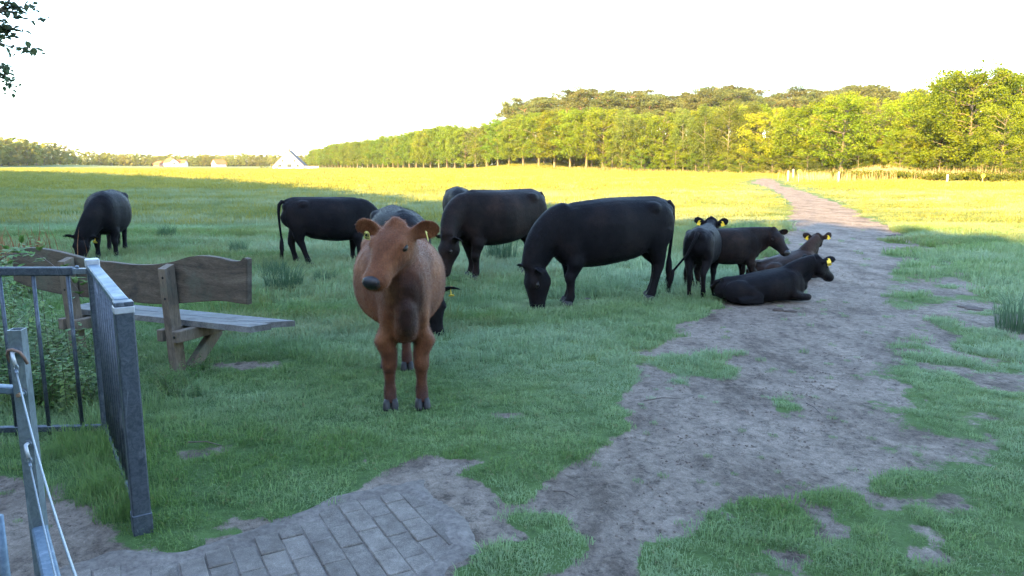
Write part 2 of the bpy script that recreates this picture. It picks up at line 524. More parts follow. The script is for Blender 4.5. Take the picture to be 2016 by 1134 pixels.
# ------------------------------------------------------------ cattle
def loft(V, Fc, st, n=18, hint=Vector((0, 0, 1)), sup=2.2):
    """st: list of (centre, side radius, up radius); closed tube with rounded ends"""
    st = [(Vector(c), a, b) for c, a, b in st]
    N = len(st); base = len(V)
    for i, (c, a, b) in enumerate(st):
        t = (st[min(i + 1, N - 1)][0] - st[max(i - 1, 0)][0]).normalized()
        s = t.cross(hint)
        if s.length < 1e-3: s = t.cross(Vector((1, 0, 0)))
        s.normalize(); u = s.cross(t).normalized()
        for k in range(n):
            an = 2 * math.pi * k / n
            ca, sa = math.cos(an), math.sin(an)
            x = math.copysign(abs(ca) ** (2 / sup), ca) * a; y = math.copysign(abs(sa) ** (2 / sup), sa) * b
            V.append(c + s * x + u * y)
    for i in range(N - 1):
        for k in range(n):
            k2 = (k + 1) % n
            Fc.append((base + i * n + k, base + i * n + k2, base + (i + 1) * n + k2, base + (i + 1) * n + k))
    for e in (0, N - 1):
        ci = len(V); V.append(st[e][0])
        for k in range(n):
            k2 = (k + 1) % n
            a_, b_ = base + e * n + k, base + e * n + k2
            Fc.append((ci, b_, a_) if e == 0 else (ci, a_, b_))

def blob(V, Fc, c, r, M=None, n=10):
    mb = MB(); mb.ball(c, r[0], r[1], r[2], n, M)
    b = len(V); V += [Vector(v) for v in mb.v]; Fc += [tuple(i + b for i in f) for f in mb.f]

def voxel_body(V, Fc, vox, smooth=7, mat=None, name='body', bump=0.0):
    m = bpy.data.meshes.new('tmp'); m.from_pydata([tuple(v) for v in V], [], Fc)
    o = bpy.data.objects.new('tmp', m); COL.objects.link(o)
    r = o.modifiers.new('r', 'REMESH'); r.mode = 'VOXEL'; r.voxel_size = vox; r.use_smooth_shade = True
    s = o.modifiers.new('s', 'SMOOTH'); s.factor = .5; s.iterations = smooth
    dg = bpy.context.evaluated_depsgraph_get()
    me = bpy.data.meshes.new_from_object(o.evaluated_get(dg))
    bpy.data.objects.remove(o); bpy.data.meshes.remove(m)
    me.name = name; me.materials.clear()
    if mat: me.materials.append(mat)
    me.polygons.foreach_set('use_smooth', [True] * len(me.polygons))
    return me

def coat(name, c_dark, c_mid, c_light, sheen, rough=.5, spec=.35, sheen_tint=(.6, .7, 1.), low=None, chest_shade=None):
    t = NT(name); p = t.pos((1, 1, 1), True)
    n = t.noise(p, 3.2, 4, .6); f = t.noise(t.pos((1, 1, .25), True), 90, 4, .7); m = t.noise(p, 14, 4, .65)
    c = t.ramp(n, [(.32, c_dark), (.5, c_mid), (.68, c_light)])
    c = t.mix(.6, c, t.ramp(f, [(.3, .55), (.5, 1.), (.7, 1.45)]), 'MULTIPLY')
    c = t.mix(.35, c, t.ramp(m, [(.35, .6), (.6, 1.2)]), 'MULTIPLY')
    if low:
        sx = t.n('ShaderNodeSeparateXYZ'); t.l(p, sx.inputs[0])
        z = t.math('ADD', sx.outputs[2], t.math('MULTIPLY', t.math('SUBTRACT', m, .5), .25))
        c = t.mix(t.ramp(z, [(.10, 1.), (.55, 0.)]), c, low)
    if chest_shade:      # shade on the brisket, painted dark into the coat colour
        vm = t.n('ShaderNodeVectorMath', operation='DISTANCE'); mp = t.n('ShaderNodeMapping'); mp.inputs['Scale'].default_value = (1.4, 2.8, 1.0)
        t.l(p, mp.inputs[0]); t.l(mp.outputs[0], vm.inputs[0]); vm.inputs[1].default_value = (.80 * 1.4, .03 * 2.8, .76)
        c = t.mix(t.ramp(t.math('ADD', vm.outputs['Value'], t.math('MULTIPLY', m, .12)), [(.26, .85), (.54, 0.)]), c, chest_shade)
    s = t.bsdf(c, rough, spec=spec, sheen=sheen, bump=t.math('ADD', f, t.math('MULTIPLY', m, 1.6)), bstr=.55, bdist=.008)
    t.b.inputs['Sheen Tint'].default_value = (*sheen_tint, 1); t.b.inputs['Sheen Roughness'].default_value = .45
    return t.done(s)
M_BLACK = coat('black_coat', (.0034, .0034, .0045), (.0062, .0056, .0068), (.0115, .0085, .0085), .010, .62, .07)
M_BROWNBLACK = coat('brown_black_coat', (.0055, .0042, .0042), (.0115, .0078, .0070), (.022, .013, .0105), .012, .62, .07)
M_DUN = coat('dark_brown_coat', (.012, .0075, .006), (.024, .013, .009), (.042, .023, .016), .02, .6, .08)
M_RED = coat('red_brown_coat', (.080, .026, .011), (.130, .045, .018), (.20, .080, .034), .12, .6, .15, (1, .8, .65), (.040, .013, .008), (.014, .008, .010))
M_NOSE = simple('muzzle_skin', (.006, .006, .008), (.016, .015, .018), 60, .45, .5, .004, spec=.4, obj=True)
M_EYE = simple('eye_dark', (.006, .005, .005), (.015, .01, .008), 8, .35, 0, .001, spec=.3)
M_HOOF = simple('hoof_horn', (.008, .007, .008), (.022, .02, .02), 40, .6, .3, .003)
M_TAG = simple('yellow_tag_plastic', (.80, .50, .02), (.88, .62, .04), 20, .45, .1, .001, spec=.5)
M_TAGPALE = simple('pale_yellow_tag_plastic', (.62, .55, .14), (.72, .65, .2), 20, .45, .1, .001, spec=.5)
M_INK = simple('black_print', (.01, .01, .01), (.03, .03, .03), 20, .6, .0, .001)

def leg_front(V, Fc, x, s, y, T, dx=0.0, fr=1.0):
    """T: body builder's lift of the trunk; leg foot at (x+dx, y)"""
    fx = x + dx
    blob(V, Fc, (x + .02, s * .155 * fr, .86), (.16, .10 * fr, .27))
    loft(V, Fc, [((x + .02, s * .15 * fr, .90), .07, .13), ((x - .01, s * .165 * fr, .72), .098 * fr, .150), ((x - .03 + dx * .2, s * .155 * fr, .60), .093 * fr, .128),
                 ((x - .01 + dx * .4, s * (y * .35 + .105), .50), .078, .098), ((x + dx * .6, s * (y * .8 + .02), .40), .060, .072),
                 ((fx + .012, s * y, .345), .060, .068), ((fx + .012, s * y, .315), .058, .065), ((fx, s * y, .27), .044, .050), ((fx - .002, s * y, .19), .039, .045),
                 ((fx, s * y, .125), .048, .055), ((fx + .012, s * y, .095), .047, .056), ((fx + .03, s * y, .06), .046, .056), ((fx + .035, s * y, .04), .049, .060)], 14, Vector((1, 0, 0)))
    return (fx + .038, s * y)

def leg_hind(V, Fc, x, s, y, dx=0.0):
    fx = x + dx
    blob(V, Fc, (x + .06, s * .15, .93), (.24, .12, .24))
    loft(V, Fc, [((x + .05, s * .14, 1.0), .09, .22), ((x + .05, s * .155, .86), .115, .225), ((x + .05, s * .16, .74), .105, .185), ((x + .025 + dx * .15, s * .155, .63), .08, .125),
                 ((x - .035 + dx * .4, s * (y * .5 + .07), .53), .070, .100), ((x - .085 + dx * .7, s * y, .455), .052, .074), ((x - .095 + dx * .85, s * y, .41), .049, .070), ((x - .083 + dx * .9, s * y, .35), .043, .057),
                 ((x - .065 + dx * .95, s * y, .25), .040, .050), ((x - .045 + dx, s * y, .165), .041, .050), ((x - .035 + dx, s * y, .125), .048, .057), ((x - .02 + dx, s * y, .09), .047, .056), ((x + dx, s * y, .045), .049, .060)], 14, Vector((1, 0, 0)))
    return (x + dx + .003, s * y)

def bez(a, b, c, t): return a * (1 - t) ** 2 + b * 2 * t * (1 - t) + c * t * t

def make_cow(name, label, cat, loc, yaw, scale=1.0, mat=None, poll=(1.0, 0, 1.3), hdir=(.85, 0, -.5), hs=1.0, ctrl=None, lying=False,
             fl=(.0, .0), hl=(.0, .0), fy=.14, hy=.14, vox=.016, belly=1.0, ears=(1, 1), tags=(), eardir=None, tail=((0, 0), (0, 0)), group=None,
             tagm=None, muzzle=True, legscale=1.0, roll=0.0, neckr=1.0, fur=16000, width=1.0, top=0.0, sheath=True, hw=1.10, smooth=None, front=.88):
    root = thing(name, label, cat, loc, yaw, group, scale)
    V, Fc = [], []
    dz = -.47 if lying else 0.0
    z = lambda v: v + dz
    B = belly
    st = [(-.80, .99, .07, .10), (-.775, .985, .15, .17), (-.72, .98, .20, .225), (-.6, .965, .25, .265), (-.45, .93, .275, .30), (-.25, .885, .305, .345),
          (-.05, .865, .335, .360), (.12, .86, .335, .365), (.28, .865, .31, .36), (.44, .88, .265, .35), (.58, .885, .235, .325), (.66, .88, .205, .28), (.72, .87, .16, .21), (.755, .86, .08, .11)]
    if lying:
        tp = lambda x: .40 + .20 * float(sstep(-.8, .7, x))
        loft(V, Fc, [(Vector((x, 0, tp(x) * .5 + (.36 - h) * .12)), w * 1.12, tp(x) * .5 * min(1, h / .33)) for x, c, w, h in st], 26, sup=2.3)
        loft(V, Fc, [((-.7, 0, .36), .08, .05), ((-.5, 0, .385), .09, .06), ((0, 0, .45), .08, .06), ((.45, 0, .545), .08, .06), ((.6, 0, .53), .05, .05)], 12)
    else:
        loft(V, Fc, [(Vector((x, 0, c - (h * (B - 1)) + top * max(0, x))), w * width * (1 + (front - 1) * float(sstep(.1, .55, x))), h * B) for x, c, w, h in st], 26, sup=2.35)
    # hooks, pin bones, spine, withers
    for s in (() if lying else (-1, 1)):
        blob(V, Fc, (-.46, s * .185 * width, z(1.10)), (.12, .085, .085)); blob(V, Fc, (-.72, s * .09, z(1.06)), (.08, .07, .09))
    if not lying: loft(V, Fc, [((-.76, 0, z(1.14)), .05, .05), ((-.6, 0, z(1.18)), .08, .06), ((-.3, 0, z(1.18)), .07, .055), ((0, 0, z(1.175)), .06, .055), ((.25, 0, z(1.18) + top * .25), .065, .06), ((.45, 0, z(1.165) + top * .45), .08, .08), ((.62, 0, z(1.10) + top * .6), .08, .09), ((.74, 0, z(1.0) + top * .7), .05, .06)], 12)
    # brisket
    if lying: loft(V, Fc, [((.4, 0, .2), .14, .16), ((.62, 0, .24), .13, .18), ((.76, 0, .32), .09, .16), ((.80, 0, .38), .05, .08)], 14)
    else: loft(V, Fc, [((.20, 0, z(.62)), .15, .10), ((.40, 0, z(.595)), .15, .12), ((.52, 0, z(.63)), .10, .13), ((.58, 0, z(.72)), .09, .17), ((.62, 0, z(.84)), .08, .18), ((.63, 0, z(.92)), .04, .12)], 18)
    if sheath and not lying: blob(V, Fc, (-.22, 0, .535), (.09, .045, .06))
    poll = Vector(poll); hdir = Vector(hdir).normalized()
    # neck
    a = Vector((.42, 0, .36 if lying else z(.97))); e = poll - hdir * .02 + Vector((0, 0, -.03))
    c = Vector(ctrl) if ctrl else Vector((.78, 0, z(1.05)))
    ns = []
    for i in range(9):
        t = i / 8; q = bez(a, c, e, t)
        rw = (.20 * (1 - t) ** 1.3 + .105 * (1 - (1 - t) ** 1.3)) * neckr
        rh = ((.24 if lying else .29) * (1 - t) ** 1.15 + .135 * (1 - (1 - t) ** 1.15)) * neckr
        if i == 0: rw *= .75; rh *= .62
        if i == 1: rh *= .93
        ns.append((q, rw, rh))
    loft(V, Fc, ns, 18, sup=2.1)
    # dewlap line from throat to brisket
    thr = e + Vector((0, 0, -.10)); m0 = Vector((.72, 0, z(.78)))
    loft(V, Fc, [(m0 + Vector((-.16, 0, -.15)), .09, .10), (m0 + Vector((-.06, 0, .0)), .085, .12), (m0 * .5 + thr * .5 + Vector((.0, 0, -.03)), .065, .09), (thr, .05, .06)], 10)
    # legs
    feet = []
    if not lying:
        x = .47
        feet.append(leg_front(V, Fc, x, 1, fy, 0, fl[0], front)); feet.append(leg_front(V, Fc, x, -1, fy, 0, fl[1], front))
        feet.append(leg_hind(V, Fc, -.60, 1, hy, hl[0])); feet.append(leg_hind(V, Fc, -.60, -1, hy, hl[1]))
    else:
        for s in (1, -1):
            blob(V, Fc, (.46, s * .19, .30), (.17, .11, .24)); blob(V, Fc, (-.48, s * .22, .20), (.28, .14, .21))
            loft(V, Fc, [((.42, s * .22, .30), .08, .11), ((.5, s * .24, .15), .075, .085), ((.64, s * .23, .10), .06, .065), ((.78, s * .21, .09), .06, .062), ((.82, s * .20, .075), .045, .05)], 12)
            loft(V, Fc, [((.80, s * .20, .075), .045, .05), ((.70, s * .16, .05), .04, .042), ((.58, s * .13, .045), .035, .036), ((.48, s * .12, .05), .038, .04)], 10)
            loft(V, Fc, [((-.55, s * .22, .20), .06, .08), ((-.45, s * .24, .22), .10, .15), ((-.30, s * .28, .19), .10, .14), ((-.18, s * .30, .14), .09, .10), ((-.10, s * .31, .11), .06, .06)], 12)
            loft(V, Fc, [((-.12, s * .32, .12), .07, .075), ((-.35, s * .36, .09), .05, .055), ((-.55, s * .36, .065), .045, .05), ((-.45, s * .37, .05), .04, .04), ((-.25, s * .37, .045), .038, .038), ((-.1, s * .36, .045), .04, .04)], 10)
    # head frame
    up = Vector((0, 0, 1))
    if abs(hdir.z) > .93: up = Vector((1, 0, .15))
    sd_ = up.cross(hdir).normalized(); u = hdir.cross(sd_).normalized()
    if roll: q = Quaternion(hdir, roll); sd_ = q @ sd_; u = q @ u
    H = lambda s, b, c_: poll + (hdir * s + sd_ * b + u * c_) * hs
    hst = [(-.035, .05, .05, -.01), (-.01, .088, .08, -.015), (.04, .108, .108, -.03), (.10, .116, .128, -.045), (.16, .113, .133, -.052), (.22, .104, .124, -.055), (.28, .088, .106, -.055),
           (.34, .078, .088, -.055), (.395, .078, .080, -.055), (.44, .084, .078, -.056), (.475, .080, .070, -.058), (.50, .064, .054, -.06), (.512, .04, .034, -.06)]
    hwf = lambda s: 1 + (hw - 1) * (1 if s < .25 else .75)
    loft(V, Fc, [(H(s, 0, c_), w * hs * hwf(s), h * hs) for s, w, h, c_ in hst], 22, u, 2.35)
    M3 = Matrix((hdir, sd_, u)).transposed()
    blob(V, Fc, H(.0, 0, .042), (.065 * hs, .095 * hs, .042 * hs), M3); blob(V, Fc, H(-.02, 0, .070), (.04 * hs, .045 * hs, .035 * hs), M3)
    for s in (1, -1):
        blob(V, Fc, H(.155, s * .088 * hw, .022), (.06 * hs, .036 * hs, .040 * hs), M3, 8)      # brow
        blob(V, Fc, H(.14, s * .075 * hw, -.10), (.10 * hs, .045 * hs, .075 * hs), M3, 8)       # cheek
    blob(V, Fc, H(.42, 0, -.108), (.07 * hs, .045 * hs, .025 * hs), M3, 8)                  # chin / lower lip
    # ears: cupped leaves
    tagpos = []
    for idx, s in enumerate((1, -1)):
        b0 = H(.045, s * .095 * hw, -.005)
        ed = (sd_ * s * 1.0 + u * .06 - hdir * .12)
        if eardir: ed = Vector(eardir[idx]) if eardir[idx] is not None else ed
        ed.normalize()
        fw = (hdir * .85 + u * .25); fw = (fw - ed * fw.dot(ed)).normalized()     # opening faces forward
        wd = ed.cross(fw).normalized()
        L = .20 * hs * (1.12 if fur > 50000 else 1)
        prof = [(0, .034, .030), (.12, .044, .036), (.3, .062, .038), (.5, .074, .030), (.7, .072, .022), (.85, .056, .014), (.95, .034, .009), (1.0, .012, .004)]
        base = len(V); n = 16
        for (t, w, dp) in prof:
            cen = b0 + ed * (t * L) - fw * (.02 * math.sin(t * 3) * hs)
            for k in range(n):
                half = k < n // 2
                a_ = (k / (n / 2)) * math.pi if half else ((n - k - .0) / (n / 2)) * math.pi
                xx = math.cos(a_) * w; yy = math.sin(a_) * dp
                th = .013
                if half: V.append(cen + wd * xx * hs * (1.15 if fur > 50000 else 1) - fw * (yy + th) * hs)
                else: V.append(cen + wd * xx * .9 * hs * (1.15 if fur > 50000 else 1) - fw * (yy - (0 if t > .2 else .02)) * .8 * hs + fw * .0)
        for i_ in range(len(prof) - 1):
            for k in range(n):
                k2 = (k + 1) % n
                Fc.append((base + i_ * n + k, base + i_ * n + k2, base + (i_ + 1) * n + k2, base + (i_ + 1) * n + k))
        Fc.append(tuple(range(base, base + n))[::-1]); Fc.append(tuple(base + (len(prof) - 1) * n + k for k in range(n)))
        tagpos.append((b0 + ed * (L * .45) + fw * .012 * hs, ed, fw, wd))
    body = link('body', voxel_body(V, Fc, vox, smooth or (14 if vox < .014 else 9), mat), root)
    # eyes, nostrils, muzzle pad
    for s in (1, -1):
        link('eye', MB().ball(H(.170, s * (.103 * hw), -.004), .033 * hs, .023 * hs, .024 * hs, 8, M3).mesh('eye', M_EYE, True), root)
    mw = 1.13 if fur > 50000 else 1.0
    VV, FF = [], []
    loft(VV, FF, [(H(.452, 0, -.040), .070 * hs * mw, .056 * hs), (H(.478, 0, -.043), .073 * hs * mw, .060 * hs), (H(.502, 0, -.047), .064 * hs * mw, .053 * hs), (H(.518, 0, -.051), .044 * hs, .034 * hs), (H(.523, 0, -.053), .012 * hs, .012 * hs)], 18, u, 2.3)
    mz = link('muzzle', mesh('muzzle', VV, FF, M_NOSE, True), root)
    for s in (1, -1):
        link('nostril', MB().ball(H(.503, s * .044, -.034), .018 * hs, .017 * hs, .013 * hs, 6, M3).mesh('nostril', M_EYE, True), root)
    # hooves
    for (hx, hy_) in feet:
        mb = MB()
        for s in (-1, 1):
            vv, ff = [], []
            loft(vv, ff, [((hx + .0, hy_ + s * .025, .075), .022, .044), ((hx + .006, hy_ + s * .027, .045), .028, .056), ((hx + .016, hy_ + s * .029, .01), .031, .068), ((hx + .018, hy_ + s * .029, -.004), .030, .068)], 12, Vector((1, 0, 0)), 2.4)
            mb.add(vv, ff)
        link('hoof', mb.mesh('hoof', M_HOOF, True), root)
    # tags
    for k in tags:
        edge = k >= 10; k = k % 10
        tp, ed, fw, wd = tagpos[k]
        if edge: ed, fw = fw, ed
        if wd.z > 0: wd = -wd
        mb = MB(); S = (.026 if fur > 50000 else .030) * hs
        m3 = Matrix((ed, wd, fw)).transposed()
        c0 = tp + wd * .03 * hs + fw * .012
        # shouldered plate
        o2 = [(-.8, -1.0), (-.35, -1.5), (.35, -1.5), (.8, -1.0), (1.0, 1.1), (.85, 1.3), (-.85, 1.3), (-1.0, 1.1)]
        vv = [c0 + m3 @ Vector((a_ * S, b_ * S, t_)) for t_ in (0, .004) for a_, b_ in o2]
        ff = [tuple(range(8))[::-1], tuple(range(8, 16))] + [(i_, (i_ + 1) % 8, (i_ + 1) % 8 + 8, i_ + 8) for i_ in range(8)]
        if fur < 50000:
            c1_ = c0 - fw * .085 * hs; mb.add([v_ - fw * .085 * hs for v_ in vv], ff); mb.tube([c0, c1_], .004, 6)
        mb.add(vv, ff); mb.ball(c0 + m3 @ Vector((0, -1.1 * S, .004)), .006, .006, .006, 5)
        tg = link('ear_tag', mb.mesh('ear_tag', tagm or M_TAG), root); tg['label'] = 'yellow plastic ear tag'
        if muzzle == 'digits' and not edge:
            mb = MB()
            for r_, (yy, hh) in enumerate(((-.25, .9), (.75, .4))):
                for q_ in range(4 if r_ == 0 else 6):
                    w_ = 1.5 / (4 if r_ == 0 else 6)
                    xx = -.75 + w_ * (q_ + .5)
                    pts = {0: [(0, -.5, 0, .5)], 1: [(-.3, -.5, .3, -.5), (.3, -.5, .3, 0), (.3, 0, -.3, .0), (-.3, 0, -.3, .5), (-.3, .5, .3, .5)], 2: [(-.3, -.5, -.3, .5), (-.3, .5, .3, .5), (.3, .5, .3, -.5), (.3, -.5, -.3, -.5)], 3: [(-.3, -.5, .3, -.5), (.3, -.5, .3, .5), (-.3, 0, .3, 0), (-.3, .5, .3, .5)]}[(q_ * 3 + r_) % 4]
                    for (ax, ay, bx, by) in pts:
                        A_ = c0 + m3 @ Vector(((xx + ax * w_) * S, (yy + ay * hh) * S, .0050)); B_ = c0 + m3 @ Vector(((xx + bx * w_) * S, (yy + by * hh) * S, .0050))
                        mb.bar(A_, B_, .0042 if r_ == 0 else .0024, .0012, up=fw)
            link('tag_number', mb.mesh('tag_number', M_INK), tg)
    # tail
    (tx, ty), (ux_, uy_) = tail
    zt = .40 if lying else z(1.14)
    if not lying:
        pts = [(-.74, 0, zt), (-.80, 0, zt + .015), (-.845, 0, zt - .04), (-.865 + tx * .1, ty * .15, zt - .17), (-.865 + tx * .4, ty * .4, zt - .36), (-.86 + tx * .75, ty * .75, zt - .52), (-.855 + tx, ty, zt - .64)]
        rs = [.035, .038, .034, .026, .021, .019, .02]
        sw = [(-.855 + tx, ty, zt - .62), (-.858 + tx * 1.05, ty * 1.05, zt - .70), (-.862 + tx * 1.1, ty * 1.1, zt - .80), (-.86 + tx * 1.15, ty * 1.15, zt - .89), (-.855 + tx * 1.17, ty * 1.17, zt - .95)]
        sr = [.02, .036, .040, .026, .006]
    else:
        pts = [(-.74, 0, zt - .03), (-.80, .02, zt - .05), (-.83, .06, zt - .15), (-.82, .15, .25), (-.74, .26, .08), (-.6, .32, .04)]
        rs = [.035, .035, .03, .024, .02, .02]
        sw = [(-.62, .32, .04), (-.54, .35, .035), (-.44, .38, .03), (-.38, .40, .03)]; sr = [.02, .034, .03, .006]
    tl = link('tail', MB().tube(pts, rs, 10).mesh('tail', mat, True), root)
    mb = MB().tube(sw, sr, 10)
    rg = random.Random(sum(map(ord, label)))
    for q_ in range(70):
        i_ = rg.randrange(len(sw) - 1); t_ = rg.random()
        a_ = Vector(sw[i_]).lerp(Vector(sw[i_ + 1]), t_) + Vector((rg.gauss(0, .5), rg.gauss(0, .5), 0)) * sr[i_]
        b_ = a_ + (Vector(sw[-1]) - Vector(sw[0])).normalized() * rg.uniform(.08, .16) + Vector((rg.gauss(0, .012), rg.gauss(0, .012), 0))
        mb.tube([a_, b_], [.003, .001], 3, False)
    link('tail_switch', mb.mesh('tail_switch', mat, True), tl)
    # short coat hair standing off the outline
    if fur:
        me = body.data; nv = len(me.vertices)
        co = np.empty(nv * 3, np.float32); me.vertices.foreach_get('co', co); co = co.reshape(-1, 3)
        no = np.empty(nv * 3, np.float32); me.vertices.foreach_get('normal', no); no = no.reshape(-1, 3)
        rg2 = np.random.default_rng(5 + int(fur) % 97)
        pick = rg2.integers(0, nv, fur)
        c0, n0 = co[pick], no[pick]
        c0 = c0 + rg2.normal(0, vox * .35, c0.shape)
        along = np.array([-.55, 0, -.75]) + rg2.normal(0, .22, c0.shape)
        tl_ = along - n0 * (along * n0).sum(1, keepdims=True)
        tl_ /= np.linalg.norm(tl_, axis=1, keepdims=True) + 1e-6
        w_ = np.cross(n0, tl_)
        ln = rg2.uniform(.010, .020, (fur, 1)) * np.where(c0[:, 2:3] < .45, .55, 1) ; wd = .0011 if fur > 50000 else .0018
        dirn = tl_ * .8 + n0 * rg2.uniform(.25, .6, (fur, 1))
        a_ = c0 + w_ * wd - n0 * .002; b_ = c0 - w_ * wd - n0 * .002; d_ = c0 + dirn * ln
        VVV = np.stack([a_, b_, d_], 1).reshape(-1, 3)
        FFF = np.arange(fur * 3).reshape(-1, 3)
        fo = link('coat_hair', mesh('coat_hair', VVV, FFF, mat), root); fo['kind'] = 'stuff'
    return root
# ------------------------------------------------------------ the herd
def stand(front, rear, scale, anchor='mid'):
    """yaw and position from where the front and hind feet touch the ground in the photo"""
    f = P(*front); r = P(*rear)
    yaw = math.atan2(f.y - r.y, f.x - r.x)
    if anchor == 'front': c = Vector((f.x, f.y)) - Vector((math.cos(yaw), math.sin(yaw))) * .50 * scale
    else: c = Vector((f.x + r.x, f.y + r.y)) / 2 + Vector((math.cos(yaw), math.sin(yaw))) * .05 * scale
    return (c.x, c.y, hz(c.x, c.y) - .005), yaw
G = 'cattle grazing in the meadow'
def local(loc, yaw, scale, w):
    v = Vector(w) - Vector(loc); v.rotate(Quaternion((0, 0, 1), -yaw)); return v / scale
def ldir(yaw, w):
    v = Vector(w); v.rotate(Quaternion((0, 0, 1), -yaw)); return v

def heifer():
    sc = .93
    loc, yaw = stand((801, 804), (783, 730), sc, 'front')
    poll = local(loc, yaw, sc, D(783, 452, 4.72))
    hd = ldir(yaw, (-.31, -.68, -.66))
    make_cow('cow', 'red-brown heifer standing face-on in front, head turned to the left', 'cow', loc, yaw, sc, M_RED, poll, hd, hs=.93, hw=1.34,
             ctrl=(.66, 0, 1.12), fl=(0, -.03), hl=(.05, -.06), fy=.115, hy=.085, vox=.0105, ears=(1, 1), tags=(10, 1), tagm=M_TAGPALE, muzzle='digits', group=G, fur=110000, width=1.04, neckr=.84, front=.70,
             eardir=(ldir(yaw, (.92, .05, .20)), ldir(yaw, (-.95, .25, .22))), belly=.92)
heifer()

def cow2():
    sc = .98
    loc, yaw = stand((800, 646), (776, 606), sc, 'front')
    make_cow('cow', 'black cow grazing directly behind the brown heifer', 'cow', loc, yaw, sc, M_BLACK, (.90, .20, .47), (.10, .10, -.98), ctrl=(.86, .02, .92), vox=.018, tags=(0,), group=G, eardir=((.2, .95, .1), None))
cow2()
def cow3():
    sc = .92
    loc, yaw = stand((696, 517), (594, 522), sc, 'mid')
    make_cow('cow', 'black cow left of the brown heifer, tail hanging straight', 'cow', loc, yaw, sc, M_BLACK, (.92, .0, .50), (.12, 0, -.98), ctrl=(.84, 0, .95), vox=.018, group=G, hl=(.04, .22), fl=(-.04, .03), hy=.12, top=-.06, belly=1.08, tail=((.02, 0), (0, 0)))
cow3()
def cow4():
    sc = 1.04
    f = P(925, 549); r = P(1035, 536)
    yaw = math.atan2(f.y - r.y, f.x - r.x)
    loc = (f.x - math.cos(yaw) * .5 * sc, f.y - math.sin(yaw) * .5 * sc, hz(f.x, f.y))
    make_cow('cow', 'large black cow right behind the brown heifer, facing left', 'cow', loc, yaw, sc, M_BROWNBLACK, (.98, .18, .62), (.25, .0, -.95), ctrl=(.86, 0, .98), vox=.018, group=G, hl=(.18, .02), fl=(.02, -.10), width=1.05, belly=1.06)
cow4()
def cow5():
    c = D(903, 500, 15.6)
    make_cow('cow', 'black cow mostly hidden behind the large cow, only its back showing', 'cow', (c.x, c.y, hz(c.x, c.y) - .02), R(-84), .97, M_BLACK, (.92, -.1, .50), (.12, 0, -.98), ctrl=(.84, 0, .95), vox=.022, group=G)
cow5()
def cow6():
    sc = 1.03
    loc, yaw = stand((1118, 599), (1284, 587), sc, 'mid')
    make_cow('cow', 'large black cow grazing side-on beside the calves, head down to the left', 'cow', loc, yaw, sc, M_BLACK, (.96, .02, .46), (.02, .06, -.99), ctrl=(.90, 0, .90), vox=.016, hs=1.08, group=G, fl=(.06, -.04), hl=(.10, -.04), fy=.12, hy=.12, top=-.13, belly=1.05, width=1.0, tail=((.03, 0), (0, 0)),
             eardir=((.15, .9, .05), (.35, -.9, .12)))
cow6()
def cow7():
    sc = .96
    loc, yaw = stand((212, 513), (236, 496), sc, 'front')
    make_cow('cow', 'black cow grazing alone behind the wooden bench, far left', 'cow', loc, yaw, sc, M_BLACK, (.88, -.30, .47), (.22, -.12, -.95), ctrl=(.82, -.08, .92), vox=.018, group=G, tags=(0,), fl=(0, .04), hl=(.02, -.05), width=1.14, belly=1.08)
cow7()
GC = 'calves beside the track'
def calf_back():
    sc = .71
    f = P(1404, 568); r = P(1371, 586)
    yaw = math.atan2(f.y - r.y, f.x - r.x) + .12
    loc = (r.x + math.cos(yaw) * .58 * sc, r.y + math.sin(yaw) * .58 * sc, 0)
    make_cow('calf', 'black calf seen from behind, tail swung to the left', 'calf', loc, yaw, sc, M_BLACK, (.98, .02, 1.21), (.93, 0, -.35), ctrl=(.75, 0, 1.02), hs=1.15, vox=.016, group=GC, tags=(0, 1), tail=((-.02, .36), (0, 0)), hy=.12, fl=(.02, -.08), sheath=False, width=.92, neckr=.85,
             eardir=((-.1, .9, .35), (-.1, -.9, .30)))
calf_back()
def calf_side():
    sc = .66
    f = P(1466, 567); yaw = R(14)
    loc = (f.x - math.cos(yaw) * .47 * sc, f.y - math.sin(yaw) * .47 * sc, 0)
    make_cow('calf', 'dark brown calf standing behind the black one, face turned to the viewer', 'calf', loc, yaw, sc, M_BROWNBLACK, (1.02, -.03, 1.13), ldir(yaw, (.30, -.62, -.55)), ctrl=(.80, 0, 1.05), hs=1.15, vox=.016, group=GC, fl=(.0, .10), hl=(0, 0), sheath=False, width=.92,
             eardir=(ldir(yaw, (.95, .1, .12)), ldir(yaw, (-.8, -.1, .2))))
calf_side()
def calf_lying():
    sc = .70
    c = P(1507, 597); 
    make_cow('calf', 'black calf lying on the edge of the sandy track in front', 'calf', (c.x - .02, c.y + .16, 0), R(7), sc, M_BLACK, (.97, -.02, .70), ldir(R(7), (.72, .42, -.55)), ctrl=(.74, 0, .62), hs=1.12, vox=.015, group=GC, lying=True, tags=(1,), neckr=.92,
             eardir=((-.2, .9, .2), ldir(R(7), (.8, -.25, .28))))
calf_lying()
def calf_lying2():
    sc = .72
    c = P(1553, 553)
    make_cow('calf', 'dark brown calf lying behind the black lying calf, looking away', 'calf', (c.x - .04, c.y + .1, 0), R(26), sc, M_DUN, (.92, .05, .80), ldir(R(26), (.1, .9, -.2)), ctrl=(.74, 0, .68), hs=1.05, vox=.015, group=GC, lying=True, tags=(0, 1), neckr=.85,
             eardir=(ldir(R(26), (-.75, .0, .4)), ldir(R(26), (.75, 0, .45))))
calf_lying2()
